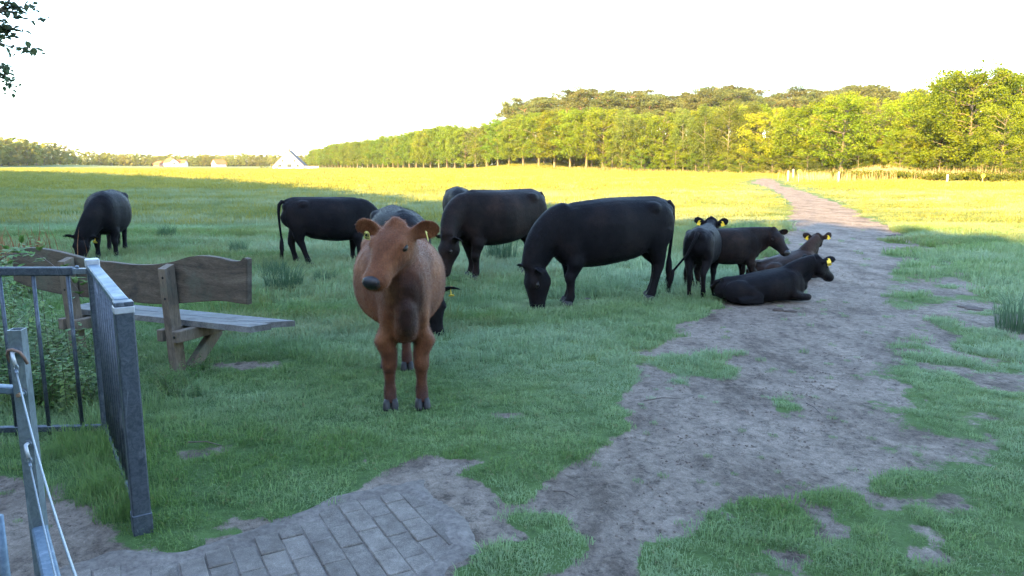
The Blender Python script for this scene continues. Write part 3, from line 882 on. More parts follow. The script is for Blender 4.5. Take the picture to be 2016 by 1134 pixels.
# ------------------------------------------------------------ galvanised railing, gate post, bench
def galv(name, c1, c2, blotch, rough=.42):
    t = NT(name); p = t.pos()
    n = t.noise(p, 38, 4, .7, 1.2); f = t.noise(p, 9, 4, .6); s = t.noise(t.pos((1, 1, .25)), 16, 4, .7, .8)
    c = t.ramp(n, [(.38, c1), (.6, c2)])
    c = t.mix(t.ramp(s, [(.56, 0.), (.66, .75)]), c, blotch)
    r = t.ramp(f, [(.3, rough - .1), (.7, rough + .16)])
    return t.done(t.bsdf(c, r, .55, .5, bump=n, bstr=.12, bdist=.002))
M_GALV = galv('galvanised_steel', (.115, .14, .165), (.165, .20, .23), (.25, .29, .32))
M_GALVD = galv('weathered_galvanised_steel', (.04, .05, .065), (.075, .09, .11), (.17, .19, .22), .5)
M_GALVB = galv('bright_galvanised_steel', (.075, .11, .15), (.12, .165, .21), (.20, .24, .29), .55)
M_RUST = simple('rusty_bolt', (.12, .06, .03), (.3, .2, .13), 60, .6, .4, .002, metal=.4)
M_WIRE = simple('wire_rope', (.11, .13, .15), (.24, .27, .30), 300, .45, .5, .001, metal=.5)
M_STRAP = simple('old_leather_strap', (.10, .06, .045), (.2, .12, .09), 40, .7, .4, .002)
M_CAP = simple('grey_cast_cap', (.28, .29, .31), (.42, .43, .45), 30, .5, .3, .002, metal=.3)

def railing():
    b0 = P(281, 1045); Htop = D(262, 597, b0.y).z
    near = Vector((b0.x, b0.y, 0)); far = P(181, 512, Htop + .035); far = Vector((far.x, far.y, 0))
    ax = (far - near); Lr = ax.length; ax.normalize(); az = math.atan2(ax.y, ax.x)
    Mr = Matrix.Rotation(az, 3, 'Z')
    ln = far.copy()
    tl = P(-330, 531, Htop - .01); left = Vector((tl.x, tl.y, 0))
    root = thing('railing', 'galvanised steel railing with upright bars beside the gate passage', 'railing', near)
    Z = Vector((0, 0, 1))
    L = lambda v: Vector(v) - near
    MB().box(L(near + Z * (Htop / 2 - .14)), .075, .075, Htop + .22, Mr, .006).build('post', M_GALVD, root)
    MB().box(L(near + Z * (Htop - .025)), .081, .081, .03, Mr, .003).build('post_collar', M_CAP, root)
    MB().box(L(near + Z * (Htop - .0)), .078, .078, .02, Mr, .003).build('post_cap', M_GALVD, root)
    MB().box(L(near + Z * .035), .082, .082, .12, Mr, .004).build('post_foot', M_GALVD, root)
    MB().box(L(far + Z * (Htop / 2 - .1)), .062, .062, Htop + .2, Mr, .005).build('post', M_GALVD, root)
    MB().box(L(far + Z * (Htop + .018)), .075, .075, .05, Mr, .006).build('post_cap', M_CAP, root)
    MB().bar(L(near + ax * .045 + Z * (Htop - .005)), L(far - ax * .035 + Z * (Htop - .005)), .062, .035, .006).build('top_rail', M_GALVB, root)
    MB().bar(L(near + ax * .04 + Z * .06), L(far - ax * .035 + Z * .06), .035, .035, .004).build('bottom_rail', M_GALVD, root)
    n = 11
    mb = MB().tube([(0, 0, .02), (0, 0, Htop - .02)], .0115, 10).mesh('bar', M_GALVD, True)
    for k in range(n):
        q = near + ax * (Lr * (k + .9) / (n + .8))
        link('bar', mb, root, L(q))
    # second panel going off to the left
    a2 = (left - far); L2 = a2.length; a2.normalize()
    MB().bar(L(far + a2 * .11 + Z * (Htop - .03)), L(left + Z * (Htop - .02)), .042, .05, .006).build('top_rail', M_GALVD, root)
    MB().bar(L(far + a2 * .03 + Z * (Htop - .03)), L(far + a2 * .115 + Z * (Htop - .03)), .03, .035, .003).build('bracket', M_GALV, root)
    MB().ball(L(far + a2 * .09 + Z * (Htop - .005)), .012, .012, .01, 6).build('bolt', M_GALV, root, True)
    MB().bar(L(far + a2 * .03 + Z * .06), L(left + Z * .06), .035, .035, .004).build('bottom_rail', M_GALVD, root)
    for px in (128, 62, -2, -66, -130, -200):
        t = P(px, 535, Htop - .03); s = (Vector((t.x, t.y, 0)) - far).dot(a2)
        link('bar', mb, root, L(far + a2 * s))
railing()

def gate():
    Y = 2.15
    top = D(33, 648, Y)
    base = Vector((top.x, Y, 0))
    root = thing('gate', 'pale galvanised gate frame with square post and wire ropes, near left corner', 'gate', base)
    L = lambda v: Vector(v) - base
    W = .038
    d = Vector((.742, -1, 0)).normalized(); az = math.atan2(d.y, d.x)
    M0 = Matrix.Rotation(R(10), 3, 'Z')
    zr = D(62, 1022, Y).z
    mb = MB()          # open-topped square tube
    t_ = .003; h0, h1 = -.02, top.z
    for sx, sy, lx, ly in ((1, 0, t_, W), (-1, 0, t_, W), (0, 1, W - 2 * t_, t_), (0, -1, W - 2 * t_, t_)):
        mb.box(M0 @ Vector((sx * (W - t_) / 2, sy * (W - t_) / 2, (h0 + h1) / 2)), lx, ly, h1 - h0, M0)
    mb.box((0, 0, h1 - .03), W - 2 * t_ - .001, W - 2 * t_ - .001, .003, M0)
    mb.build('gate_post', M_GALV, root)
    f = M0 @ Vector((0, -1, 0))
    # rail coming forward
    MB().bar(Vector((0, 0, zr - .03)) + d * .028, Vector((0, 0, zr - .03)) + d * 1.35, .042, .04, .005).build('rail', M_GALVB, root)
    MB().bar(Vector((0, 0, .16)) + d * .03, Vector((0, 0, .16)) + d * 1.35, .045, .045, .005).build('rail', M_GALVD, root)
    # upper stub rail to the left
    zl = D(0, 767, Y).z
    MB().bar(Vector((-.020, 0, zl)), Vector((-.75, .12, zl + .0)), .03, .022, .003).build('rail', M_GALVB, root)
    MB().tube([Vector((-.138, .02, -.0)), Vector((-.138, .02, zr - .0))], .016, 10).build('pole', M_GALVB, root, True)
    # bolt, hooks
    zb = D(42, 770, Y).z
    b = f * (W / 2)
    bt = MB().tube([b + Vector((0.004, 0, zb)), b + f * .004 + Vector((0.004, 0, zb))], .013, 12).build('washer', M_GALV, root)
    MB().tube([b + f * .004 + Vector((.004, 0, zb)), b + f * .013 + Vector((.004, 0, zb))], .010, 6).build('bolt', M_GALV, root)
    MB().tube([b + f * .013 + Vector((.004, 0, zb)), b + f * .026 + Vector((.004, 0, zb))], .006, 10).build('bolt_shank', M_RUST, root)
    for i, (hx, hy) in enumerate(((34, 688), (52, 868))):
        zh = D(hx, hy, Y).z; o = Vector((-.003 if i == 0 else .006, 0, zh))
        hk = MB().tube([b + o, b + f * .018 + o, b + f * .028 + o + Vector((.006, 0, -.012)), b + f * .03 + o + Vector((.012, 0, -.035))], .0055, 10)
        hk.build('eye_bolt', M_CAP, root, True)
        MB().tube([b + f * .001 + o, b + f * .005 + o], .011, 6).build('nut', M_GALV, root)
        e = b + f * .03 + o + Vector((.012, 0, -.036))
        lp = [e + Vector((math.sin(a) * .007, 0, -.006 + math.cos(a) * .009)) for a in np.linspace(0, 6.2, 10)]
        MB().tube(lp, .0026, 6).build('thimble', M_WIRE, root, True)
        e2 = e + Vector((0, 0, -.014))
        MB().tube([e2, e2 + (d + Vector((0, 0, -.1))).normalized() * .03], .0048, 8).build('ferrule', M_GALV, root, True)
        pts = []
        for k in range(12):
            s = k / 11 * 1.6
            pts.append(e2 + d * s + Vector((0, 0, -.10 * (s * (1.6 - s)) )) )
        MB().tube(pts, .0025, 8).build('wire_rope', M_WIRE, root, True)
    # strap over the top hook
    zh = D(34, 688, Y).z
    sp = [b + Vector((-.024, .005, zh - .035)), b + Vector((-.023, -.006, zh - .012)), b + Vector((-.012, -.016, zh + .006)), b + Vector((.004, -.022, zh + .010)), b + Vector((.020, -.014, zh + .0)), b + Vector((.024, -.004, zh - .018)), b + Vector((.025, .006, zh - .04))]
    MB().tube(sp, .0045, 7).build('strap', M_STRAP, root, True)
gate()

# ---- bench
def wood(name, c1, c2, c3, stretch):
    t = NT(name); p = t.pos(stretch, True)
    n = t.noise(p, 7, 6, .7, .6); f = t.noise(t.pos((stretch[0] * 2, stretch[1] * 2, stretch[2] * 2), True), 40, 4, .7); b = t.noise(t.pos((1, 1, 1), True), 3.5, 5, .65)
    c = t.ramp(n, [(.3, c1), (.5, c2), (.72, c3)])
    c = t.mix(.6, c, t.ramp(f, [(.32, .45), (.55, 1.1)]), 'MULTIPLY')
    c = t.mix(t.ramp(b, [(.52, 0.), (.70, .55)]), c, (.09, .115, .085))
    c = t.mix(t.ramp(b, [(.30, .55), (.44, 0.)]), c, (.03, .028, .028))
    return t.done(t.bsdf(c, .8, spec=.25, bump=t.math('ADD', n, f), bstr=.6, bdist=.006))
M_PLANK = wood('weathered_oak_plank', (.050, .038, .028), (.095, .072, .052), (.145, .115, .085), (.25, 1, 2.2))
M_BEAM = wood('weathered_oak_beam', (.085, .064, .046), (.155, .118, .086), (.22, .175, .135), (2, 2, .3))
M_SEAT = wood('pale_weathered_seat', (.10, .10, .10), (.17, .165, .16), (.25, .245, .24), (.3, 2.5, 1))
def extrude(name, outline, n, th, mat, parent, sub=0):
    """outline: 3d points of a planar contour; thickness along n"""
    n = Vector(n).normalized() * th
    N = len(outline)
    V = [tuple(Vector(p)) for p in outline] + [tuple(Vector(p) + n) for p in outline]
    bm_f = [tuple(range(N)), tuple(range(N, 2 * N))[::-1]] + [(i, i + N, (i + 1) % N + N, (i + 1) % N) for i in range(N)]
    m = bpy.data.meshes.new(name); m.from_pydata(V, [], bm_f); m.materials.append(mat)
    import bmesh
    bm = bmesh.new(); bm.from_mesh(m)
    bmesh.ops.recalc_face_normals(bm, faces=bm.faces)
    big = [f for f in bm.faces if len(f.verts) > 4]
    bmesh.ops.bevel(bm, geom=[e for f in big for e in f.edges], offset=.006, segments=2, affect='EDGES')
    bmesh.ops.triangulate(bm, faces=[f for f in bm.faces if len(f.verts) > 4])
    bm.to_mesh(m); bm.free()
    return link(name, m, parent)
def catmull(pts, k=5):
    out = []; n = len(pts)
    for i in range(n - 1):
        p0, p1, p2, p3 = pts[max(i - 1, 0)], pts[i], pts[i + 1], pts[min(i + 2, n - 1)]
        for j in range(k):
            t = j / k
            out.append(tuple(.5 * (2 * b + (c - a) * t + (2 * a - 5 * b + 4 * c - d) * t * t + (3 * b - a - 3 * c + d) * t ** 3) for a, b, c, d in zip(p0, p1, p2, p3)))
    return out + [pts[-1]]
def bench():
    r0 = P(352, 727); l0 = P(158, 700)
    u = (l0 - r0); dist = u.length; u.normalize()            # towards the left post
    v = Vector((-u.y, u.x, 0)); v = v if v.y > 0 else -v       # away from the camera
    root = thing('bench', 'rustic weathered oak bench with wavy plank back, seen from behind', 'bench', r0)
    Mx = Matrix((-u, v, Vector((0, 0, 1)))).transposed()
    W = lambda a, b, c: u * a + v * b + Vector((0, 0, c))      # local offset (a: leftwards, b: away)
    zt = D(325, 522, r0.y).z
    for a in (0.0, dist):
        # rear upright, leaning slightly back
        o = [W(a - .035, -.05, -.06), W(a - .035, .05, -.06), W(a - .035, .0, zt + .01), W(a - .035, -.095, zt - .02)]
        extrude('post', o, u, .075, M_BEAM, root)
        for zz in (zt - .09, zt - .26):
            q = W(a - .002, -.095 + (zt - zz) * .045 - .001, zz)
            MB().tube([q - v * .001, q + v * .004], .011, 10).build('bolt_hole', M_EYE, root)
        # seat bearer and diagonal strut
        MB().box(W(a + .075 + .01, .17, .29), .06, .52, .095, Mx, .006).build('bearer', M_BEAM, root)
        if a == 0: MB().box(W(a - .075, .17, .29), .06, .52, .095, Mx, .006).build('bearer', M_BEAM, root)
        else: MB().box(W(a - .075, .17, .29), .06, .52, .095, Mx, .006).build('bearer', M_BEAM, root)
        qq = W(a - .076, -.092, .29); MB().tube([qq - v * .002, qq + v * .003], .012, 10).build('bolt', M_EYE, root)
        MB().bar(W(a, .12, -.03), W(a, .44, .245), .07, .10, .006).build('strut', M_BEAM, root)
    # backrest: traced wavy plank on the bench's own plane
    off = r0 + v * .035
    def onplane(px, py, back=0.0):
        dd = ray(px, py); o = Vector((0, 0, CAM_H)); nrm = v
        t = (off + v * back - o).dot(nrm) / dd.dot(nrm)
        return o + dd * t - r0
    top = [(486, 511), (478, 508), (471, 514), (455, 514), (430, 508), (400, 504), (370, 506), (340, 515), (300, 521), (255, 521), (215, 516), (180, 513), (145, 504), (100, 493), (60, 488), (24, 489)]
    bot = [(26, 552), (60, 566), (110, 578), (160, 585), (210, 588), (260, 595), (310, 599), (360, 597), (400, 594), (435, 593), (465, 597), (486, 600)]
    ol = [onplane(*q) for q in catmull(top, 4)] + [onplane(*q) for q in catmull(bot, 4)]
    extrude('backrest', ol, v, .06, M_PLANK, root)
    # seat: two long boards
    zs = .385
    def onz(px, py): return P(px, py, zs) - r0
    a0, a1 = -.66, dist + .30
    for i, (b0, b1) in enumerate(((.115, .275), (.283, .445))):
        o = [W(a0 + .02 * i + .0, b0, zs), W(a0 - .10 * i - .07, b1, zs), W(a1, b1, zs), W(a1, b0, zs)]
        extrude('seat_board', o, (0, 0, -1), .048, M_SEAT, root)
bench()

# ------------------------------------------------------------ far houses
M_WHITE = simple('white_render', (.50, .49, .47), (.62, .61, .59), 1.2, .8, .1, .01)
M_ROOFD = simple('dark_thatch_roof', (.06, .055, .055), (.12, .11, .11), 3, .9, .5, .05)
M_ROOFO = simple('orange_tile_roof', (.20, .07, .025), (.30, .12, .045), 3, .85, .3, .02)
M_PANE = simple('window_glass_dark', (.03, .035, .045), (.06, .07, .08), 2, .15, 0, .01, spec=.8)
M_FRAME = simple('white_window_frame', (.7, .7, .68), (.8, .8, .78), 4, .6, .0, .01)
M_BRICK = simple('brown_red_wall', (.22, .10, .07), (.33, .17, .12), 3, .9, .2, .01)
def house(name, label, px, d, base_y, width, depth, ridge, eave, yaw, wallm, roofm, wins, group=None, chimney=True, over=.35):
    c = D(px, 331, d); gz = hz(c.x, c.y)
    root = thing(name, label, 'house', (c.x, c.y, gz), yaw, group)
    hw = width / 2
    # wall body with gable; front at y=0, depth towards +y
    V = [(-hw, 0, -.3), (hw, 0, -.3), (hw, 0, eave), (0, 0, ridge), (-hw, 0, eave)]
    V += [(x, depth, z_) for x, _, z_ in V]
    Fc = [(0, 1, 2, 3, 4), (9, 8, 7, 6, 5), (0, 5, 6, 1), (1, 6, 7, 2), (2, 7, 8, 3), (3, 8, 9, 4), (4, 9, 5, 0)]
    link('wall', MB().add(V, Fc).mesh('wall', wallm), root)
    mb = MB(); th = .22
    sl = (ridge - eave) / hw; ex = hw + over; ez = eave - sl * over
    for s in (-1, 1):
        n = Vector((s * sl, 0, 1)).normalized() * th
        q = [Vector((0, -over * .6, ridge + .02)), Vector((0, depth + over * .6, ridge + .02)), Vector((s * ex, depth + over * .6, ez + .02)), Vector((s * ex, -over * .6, ez + .02))]
        VV = q + [p_ + n for p_ in q]
        mb.add(VV, [(0, 1, 2, 3), (7, 6, 5, 4), (0, 4, 5, 1), (1, 5, 6, 2), (2, 6, 7, 3), (3, 7, 4, 0)])
    rf = link('roof', mb.mesh('roof', roofm), root)
    if chimney: MB().box((0, depth * .45, ridge + .35), .6, .7, 1.0, None, .03).build('chimney', M_BRICK, rf)
    for (wx, wz, ww, wh) in wins:
        w = MB().box((wx, -.03, wz), ww + .16, .07, wh + .16, None, .01).build('window', M_FRAME, root)
        MB().box((wx, -.075, wz), ww, .03, wh).build('pane', M_PANE, w)
    return root
house('house', 'white house with steep gable and dark roof at the meadow edge', 568, 262, 331, 10.6, 12, 6.15, .75, R(10), M_WHITE, M_ROOFD,
      [(0, 4.5, .5, .6), (-1.9, 2.7, .6, 1.0), (2.1, 2.7, .6, 1.0), (-2.9, 1.0, 1.2, 1.0), (.3, 1.0, 1.6, 1.2), (3.1, 1.0, 1.0, 1.0)])
house('house', 'long white house with orange roof between trees, far left of the meadow', 343, 400, 329, 5.6, 4.6, 4.2, 2.2, R(58), M_WHITE, M_ROOFO, [(0, 1.5, .9, .9), (0, 3.0, .5, .5)], chimney=True)
def longhouse():
    c = D(352, 329, 403); root = thing('house', 'low white barn with orange roof joined beside the long house', 'barn', (c.x, c.y, hz(c.x, c.y)), R(-4))
    V = [(-3.2, 0, -.3), (3.2, 0, -.3), (3.2, 4, -.3), (-3.2, 4, -.3), (-3.2, 0, 1.7), (3.2, 0, 1.7), (3.2, 4, 1.7), (-3.2, 4, 1.7), (-3.2, 2, 3.3), (3.2, 2, 3.3)]
    link('wall', MB().add(V, [(0, 1, 5, 4), (1, 2, 6, 9, 5), (2, 3, 7, 6), (3, 0, 4, 8, 7), (4, 5, 9, 8), (6, 7, 8, 9)]).mesh('wall', M_WHITE), root)
    mb = MB()
    for s in (-1, 1):
        q = [Vector((-3.4, 2, 3.36)), Vector((3.4, 2, 3.36)), Vector((3.4, 2 + s * 2.3, 1.5)), Vector((-3.4, 2 + s * 2.3, 1.5))]
        mb.add(q + [p_ + Vector((0, s * .1, .15)) for p_ in q], [(0, 1, 2, 3), (7, 6, 5, 4), (0, 4, 5, 1), (1, 5, 6, 2), (2, 6, 7, 3), (3, 7, 4, 0)])
    link('roof', mb.mesh('roof', M_ROOFO), root)
longhouse()
house('house', 'small white cottage with orange roof in front of the far wood', 421, 400, 329, 4.2, 6, 3.6, 1.6, R(-38), M_WHITE, M_ROOFO, [(-.8, 1.2, .7, .8), (.9, 1.2, .7, .8)], chimney=False)
house('shed', 'low brown shed left of the long white house', 322, 410, 329, 5.0, 5, 2.6, 1.3, R(60), M_BRICK, M_ROOFO, [(0, 1.0, .7, .6)], chimney=False)
def white_rail():
    a = D(602, 331, 245); root = thing('fence', 'low white rail fence beside the steep gabled house', 'fence', (a.x, a.y, hz(a.x, a.y)), R(6))
    pm = MB().box((0, 0, .5), .12, .12, 1.1, None, .01).mesh('post', M_FRAME)
    for k in range(5): link('post', pm, root, (k * 1.0, 0, 0))
    for zz in (.45, .85): MB().box((2, -.08, zz), 4.2, .04, .14).build('rail', M_FRAME, root)
white_rail()

# ------------------------------------------------------------ fence posts and yellow signs on the right
M_POST = simple('pale_split_post', (.30, .25, .19), (.46, .40, .32), 20, .85, .4, .006, stretch=(1, 1, .15))
M_SIGN = simple('yellow_sign', (.80, .62, .03), (.85, .68, .05), 3, .5, 0, .01)
POSTS = [(1551, 357, 336, 'pale wooden post nearest the bend of the track'), (1561, 354, 333, 'pale wooden post just behind the post at the track bend'),
         (1650, 362, 338, 'pale wooden post in front of the dry reeds'), (1864, 362, 343, 'weathered wooden post standing alone by the right-hand hedge')]
for (px, by, ty, lab) in POSTS:
    b = P(px, by); b.z = hz(b.x, b.y); h = D(px, ty, b.y).z - b.z
    o = MB()
    o.tube([(0, 0, -.1), (.005, 0, h * .5), (0, .005, h - .03), (0, 0, h)], [.095, .09, .085, .065], 9)
    m = link('fence_post', o.mesh('fence_post', M_POST, True), None, b)
    tag(m, lab, 'post', 'wooden posts by the right-hand hedge')
for (px, py, d_, lab) in ((1573, 338, 66, 'small round yellow sign left of the reeds'), (1935, 346, 62, 'small round yellow sign among bushes at the right edge')):
    c = D(px, py, d_); g = hz(c.x, c.y)
    root = thing('sign', lab, 'sign', (c.x, c.y, g), 0, 'yellow marker signs')
    MB().tube([(0, 0, -.1), (0, 0, c.z - g)], .025, 8).build('pole', M_POST, root)
    MB().tube([(0, -.035, c.z - g), (0, -.05, c.z - g)], .17, 16).build('sign_plate', M_SIGN, root)
# ------------------------------------------------------------ trees
M_LEAF_OAK = leafy('oak_leaves', [(.085, .12, .010), (.135, .175, .013), (.19, .21, .018)], nscale=.5)
M_LEAF_ALLEY = leafy('alley_leaves', [(.065, .105, .014), (.105, .15, .018), (.15, .185, .024)], nscale=.3)
M_LEAF_BIRCH = leafy('birch_leaves', [(.07, .095, .018), (.105, .13, .024), (.15, .165, .035)], nscale=.5)
M_LEAF_PINE = leafy('pine_needles', [(.045, .060, .022), (.075, .088, .030), (.12, .118, .045)], .2, .7, .6)
M_LEAF_FAR = leafy('mixed_leaves', [(.13, .155, .045), (.19, .21, .055), (.26, .25, .07)], nscale=.15)
M_LEAF_DULL = leafy('dull_leaves', [(.05, .058, .025), (.085, .088, .038), (.13, .12, .055)], nscale=.5)
M_LEAF_DARK = leafy('hedge_leaves', [(.035, .06, .012), (.075, .10, .016), (.13, .15, .022)], nscale=1.2)
M_BARK = simple('grey_bark', (.07, .058, .045), (.17, .14, .105), 6, .9, .6, .03, stretch=(1, 1, .3))
M_BARKP = simple('pine_bark', (.16, .08, .05), (.32, .18, .12), 5, .9, .6, .03, stretch=(1, 1, .4))
M_BARKB = simple('birch_bark', (.09, .08, .06), (.20, .18, .145), 3, .8, .3, .01, stretch=(1, 1, 2.5))

def leaves(cent, rad, per, size, rg, flat=1.0, droop=0.0, outward=.6, axis=None):
    """leaf-cluster quads spread in ellipsoidal clumps"""
    K = len(cent); N = K * per
    c = np.repeat(cent, per, 0); r = np.repeat(rad, per)[:, None]
    d = rg.normal(size=(N, 3)); d /= np.linalg.norm(d, axis=1, keepdims=True)
    rad_ = rg.random((N, 1)) ** .45
    p = c + d * rad_ * r * np.array([1, 1, flat])
    if droop: p[:, 2] -= droop * rg.random(N) ** 2
    nrm = d * outward + rg.normal(size=(N, 3)) * .7
    nrm[:, 2] += .25
    nrm /= np.linalg.norm(nrm, axis=1, keepdims=True)
    t = np.cross(nrm, rg.normal(size=(N, 3))); t /= np.linalg.norm(t, axis=1, keepdims=True)
    b = np.cross(nrm, t)
    s = (size * rg.uniform(.55, 1.25, (N, 1)))
    a1 = p + t * s * .5; a2 = p + b * s * .36; a3 = p - t * s * .5; a4 = p - b * s * .36
    V = np.stack([a1, a2, a3, a4], 1).reshape(-1, 3)
    return V, np.arange(N * 4).reshape(-1, 4)

def make_variant(kind, seed):
    rg = np.random.default_rng(seed * 31 + len(kind) * 7); rd = random.Random(seed * 13 + 5)
    mb = MB(); cents = []; rads = []
    def limb(a, b, r0, r1, sag=.0, n=5):
        pts = []
        for i in range(n + 1):
            t = i / n; q = a.lerp(b, t); q.z += math.sin(t * math.pi) * sag
            if 0 < i < n: q += Vector((rd.gauss(0, .09), rd.gauss(0, .09), rd.gauss(0, .05))) * (b - a).length * .35
            pts.append(q)
        mb.tube(pts, [r0 + (r1 - r0) * i / n for i in range(n + 1)], 6, False); return pts
    if kind in ('oak', 'alley', 'far', 'sparse', 'bush', 'big'):
        Ht = 12.0
        base = {'oak': 2.6, 'alley': 2.5, 'far': 1.2, 'sparse': 3.2, 'bush': .3, 'big': 2.0}[kind]
        Rx = {'oak': 5.4, 'alley': 4.4, 'far': 5.2, 'sparse': 4.2, 'bush': 5.5, 'big': 5.2}[kind]
        fork = Ht * rd.uniform(.32, .42)
        lean = Vector((rd.gauss(0, .25), rd.gauss(0, .25), 0))
        topp = Vector((lean.x, lean.y, Ht * .88))
        mb.tube([Vector((0, 0, -.3)), Vector((0, 0, .3)), Vector((lean.x * .15, lean.y * .15, fork * .5)), Vector((lean.x * .4, lean.y * .4, fork)), topp * .75 + Vector((0, 0, 0)), topp], [.34, .25, .20, .15, .06, .02], 8, False)
        nl = {'oak': 32, 'alley': 30, 'far': 16, 'sparse': 30, 'bush': 14, 'big': 38}[kind]
        for i in range(nl):
            zc = base + (Ht - base) * (i + .5) / nl
            tt = (zc - base) / (Ht - base)
            env = Rx * math.sin(math.pi * (.10 + .84 * tt) ** .85) ** .6 * rd.uniform(.72, 1.05)
            an = i * 2.4 + rd.uniform(-.5, .5)
            e = Vector((math.cos(an) * env, math.sin(an) * env, zc + rd.uniform(-.3, .7)))
            zs = max(fork * .55, min(zc - env * .35, Ht * .8)); st = Vector((lean.x * zs / Ht, lean.y * zs / Ht, zs))
            pts = limb(st, e, .065 + .02 * rd.random(), .012, rd.uniform(0, .4))
            for q in (pts[-1], pts[-2], pts[-3]):
                for _ in range(2 if kind != 'sparse' else 1):
                    cents.append(tuple(q + Vector((rd.gauss(0, .7), rd.gauss(0, .7), rd.gauss(0, .55)))))
                    rads.append(rd.uniform(.6, 1.1))
            if kind in ('sparse', 'oak'):
                for _ in range(4 if kind == 'sparse' else 2):
                    q = pts[rd.randrange(2, 6)]; limb(q, q + Vector((rd.gauss(0, 1), rd.gauss(0, 1), rd.uniform(.3, 1.4))), .025, .008, 0, 3)
        per = {'oak': 74, 'alley': 70, 'far': 85, 'sparse': 30, 'bush': 120, 'big': 90}[kind]
        size = {'oak': .27, 'alley': .28, 'far': .48, 'sparse': .2, 'bush': .24, 'big': .22}[kind]
        V, Fc = leaves(np.array(cents), np.array(rads), per, size, rg, .72)
    elif kind == 'birch':
        Ht = 12.0
        x = rd.gauss(0, .3)
        mb.tube([Vector((0, 0, -.3)), Vector((x * .3, 0, 4)), Vector((x, .1, 8)), Vector((x * 1.1, 0, 11.6))], [.12, .09, .05, .015], 7, False)
        for i in range(26):
            zc = 2.2 + 9.4 * (i + .5) / 26; tt = (zc - 2.2) / 9.4
            env = 2.5 * math.sin(math.pi * (.14 + .82 * tt)) ** .7 * rd.uniform(.6, 1.1)
            an = i * 2.4 + rd.uniform(-.4, .4)
            e = Vector((math.cos(an) * env + x * zc / 12, math.sin(an) * env, zc + rd.uniform(-.2, .5)))
            pts = limb(Vector((x * zc / 12, 0, zc - env * .6)), e, .05, .012, .2, 4)
            for q in (pts[-1], pts[-2]):
                for _ in range(2): cents.append(tuple(q + Vector((rd.gauss(0, .4), rd.gauss(0, .4), rd.gauss(0, .4))))); rads.append(rd.uniform(.5, .95))
        V, Fc = leaves(np.array(cents), np.array(rads), 95, .21, rg, 1.15, .9)
    elif kind == 'pine':
        Ht = 12.0
        x = rd.gauss(0, .7)
        mb.tube([Vector((0, 0, -.5)), Vector((x * .2, 0, 4)), Vector((x * .7, .2, 8)), Vector((x, 0, 11.2))], [.24, .2, .14, .05], 7, False)
        for i in range(17):
            zc = 5.6 + 6.0 * (i / 16) ** .9; tt = (zc - 5.6) / 6.2
            env = 3.3 * (1 - .55 * tt ** 2) * rd.uniform(.55, 1.1)
            an = i * 2.4 + rd.uniform(-.5, .5)
            e = Vector((math.cos(an) * env + x * zc / 12, math.sin(an) * env, zc + rd.uniform(-.1, .4)))
            pts = limb(Vector((x * zc / 12, 0, zc - .6)), e, .07, .02, .1, 4)
            for q in (pts[-1], pts[-2], pts[-1]):
                cents.append(tuple(q + Vector((rd.gauss(0, .6), rd.gauss(0, .6), .15 + rd.gauss(0, .15))))); rads.append(rd.uniform(.8, 1.35))
        V, Fc = leaves(np.array(cents), np.array(rads), 125, .26, rg, .58, 0, .5)
    top = float(np.percentile(V[:, 2], 98.5))
    q4 = V.reshape(-1, 4, 3); q4 = q4[q4[:, :, 2].max(1) < top * 1.045]; V = q4.reshape(-1, 3); Fc = np.arange(len(V)).reshape(-1, 4)
    bark = {'birch': M_BARKB, 'pine': M_BARKP}.get(kind, M_BARK)
    return mb.mesh('trunk', bark, True), V, Fc, top
LM = {'oak': M_LEAF_OAK, 'alley': M_LEAF_ALLEY, 'far': M_LEAF_FAR, 'sparse': M_LEAF_DULL, 'bush': M_LEAF_DARK, 'big': M_LEAF_OAK, 'birch': M_LEAF_BIRCH, 'pine': M_LEAF_PINE}
VAR = {}
for kind, cnt in (('alley', 4), ('oak', 4), ('far', 3), ('sparse', 2), ('bush', 3), ('big', 3), ('birch', 3), ('pine', 5)):
    VAR[kind] = []
    for s in range(cnt):
        tm, V_, F_, top_ = make_variant(kind, s + 1)
        VAR[kind].append((tm, mesh('crown', V_, F_, LM[kind]), top_))
TR = random.Random(77)
NTREE = [0]
def tree(kind, x, y, ztop, label, group=None, wide=1.0, cat='tree', name=None, zb=None):
    g = hz(x, y) if zb is None else zb
    tm, cm, top = TR.choice(VAR[kind]); s = (ztop - g) / top
    if s <= .05: return None
    nm = name or {'pine': 'pine_tree', 'birch': 'birch_tree', 'oak': 'oak_tree', 'bush': 'bush', 'sparse': 'bare_tree'}.get(kind, 'broadleaf_tree')
    root = thing(nm, label, cat, (x, y, g), TR.uniform(0, 6.28), group)
    w = wide * TR.uniform(.92, 1.1)
    root.scale = (s * w, s * w * TR.uniform(.9, 1.1), s)
    link('trunk', tm, root); link('crown', cm, root)
    NTREE[0] += 1
    return root
TOP = [(600, 302), (620, 294), (650, 286), (700, 278), (760, 270), (800, 262), (850, 251), (900, 246), (950, 245), (990, 238), (1040, 228), (1075, 224), (1120, 216), (1200, 214), (1260, 224), (1330, 218), (1370, 214), (1420, 200), (1480, 208), (1540, 218), (1600, 204), (1640, 192), (1690, 192), (1720, 208), (1760, 200), (1800, 188), (1840, 168), (1880, 142), (1920, 130), (1960, 142), (2016, 138), (2200, 130)]
DIST = [(600, 400), (650, 345), (700, 300), (800, 245), (900, 210), (1000, 186), (1100, 170), (1200, 155), (1330, 140), (1450, 125), (1550, 112), (1650, 100), (1750, 92), (1850, 85), (1950, 80), (2250, 72)]
ip = lambda x, T: float(np.interp(x, [a for a, b in T], [b for a, b in T]))
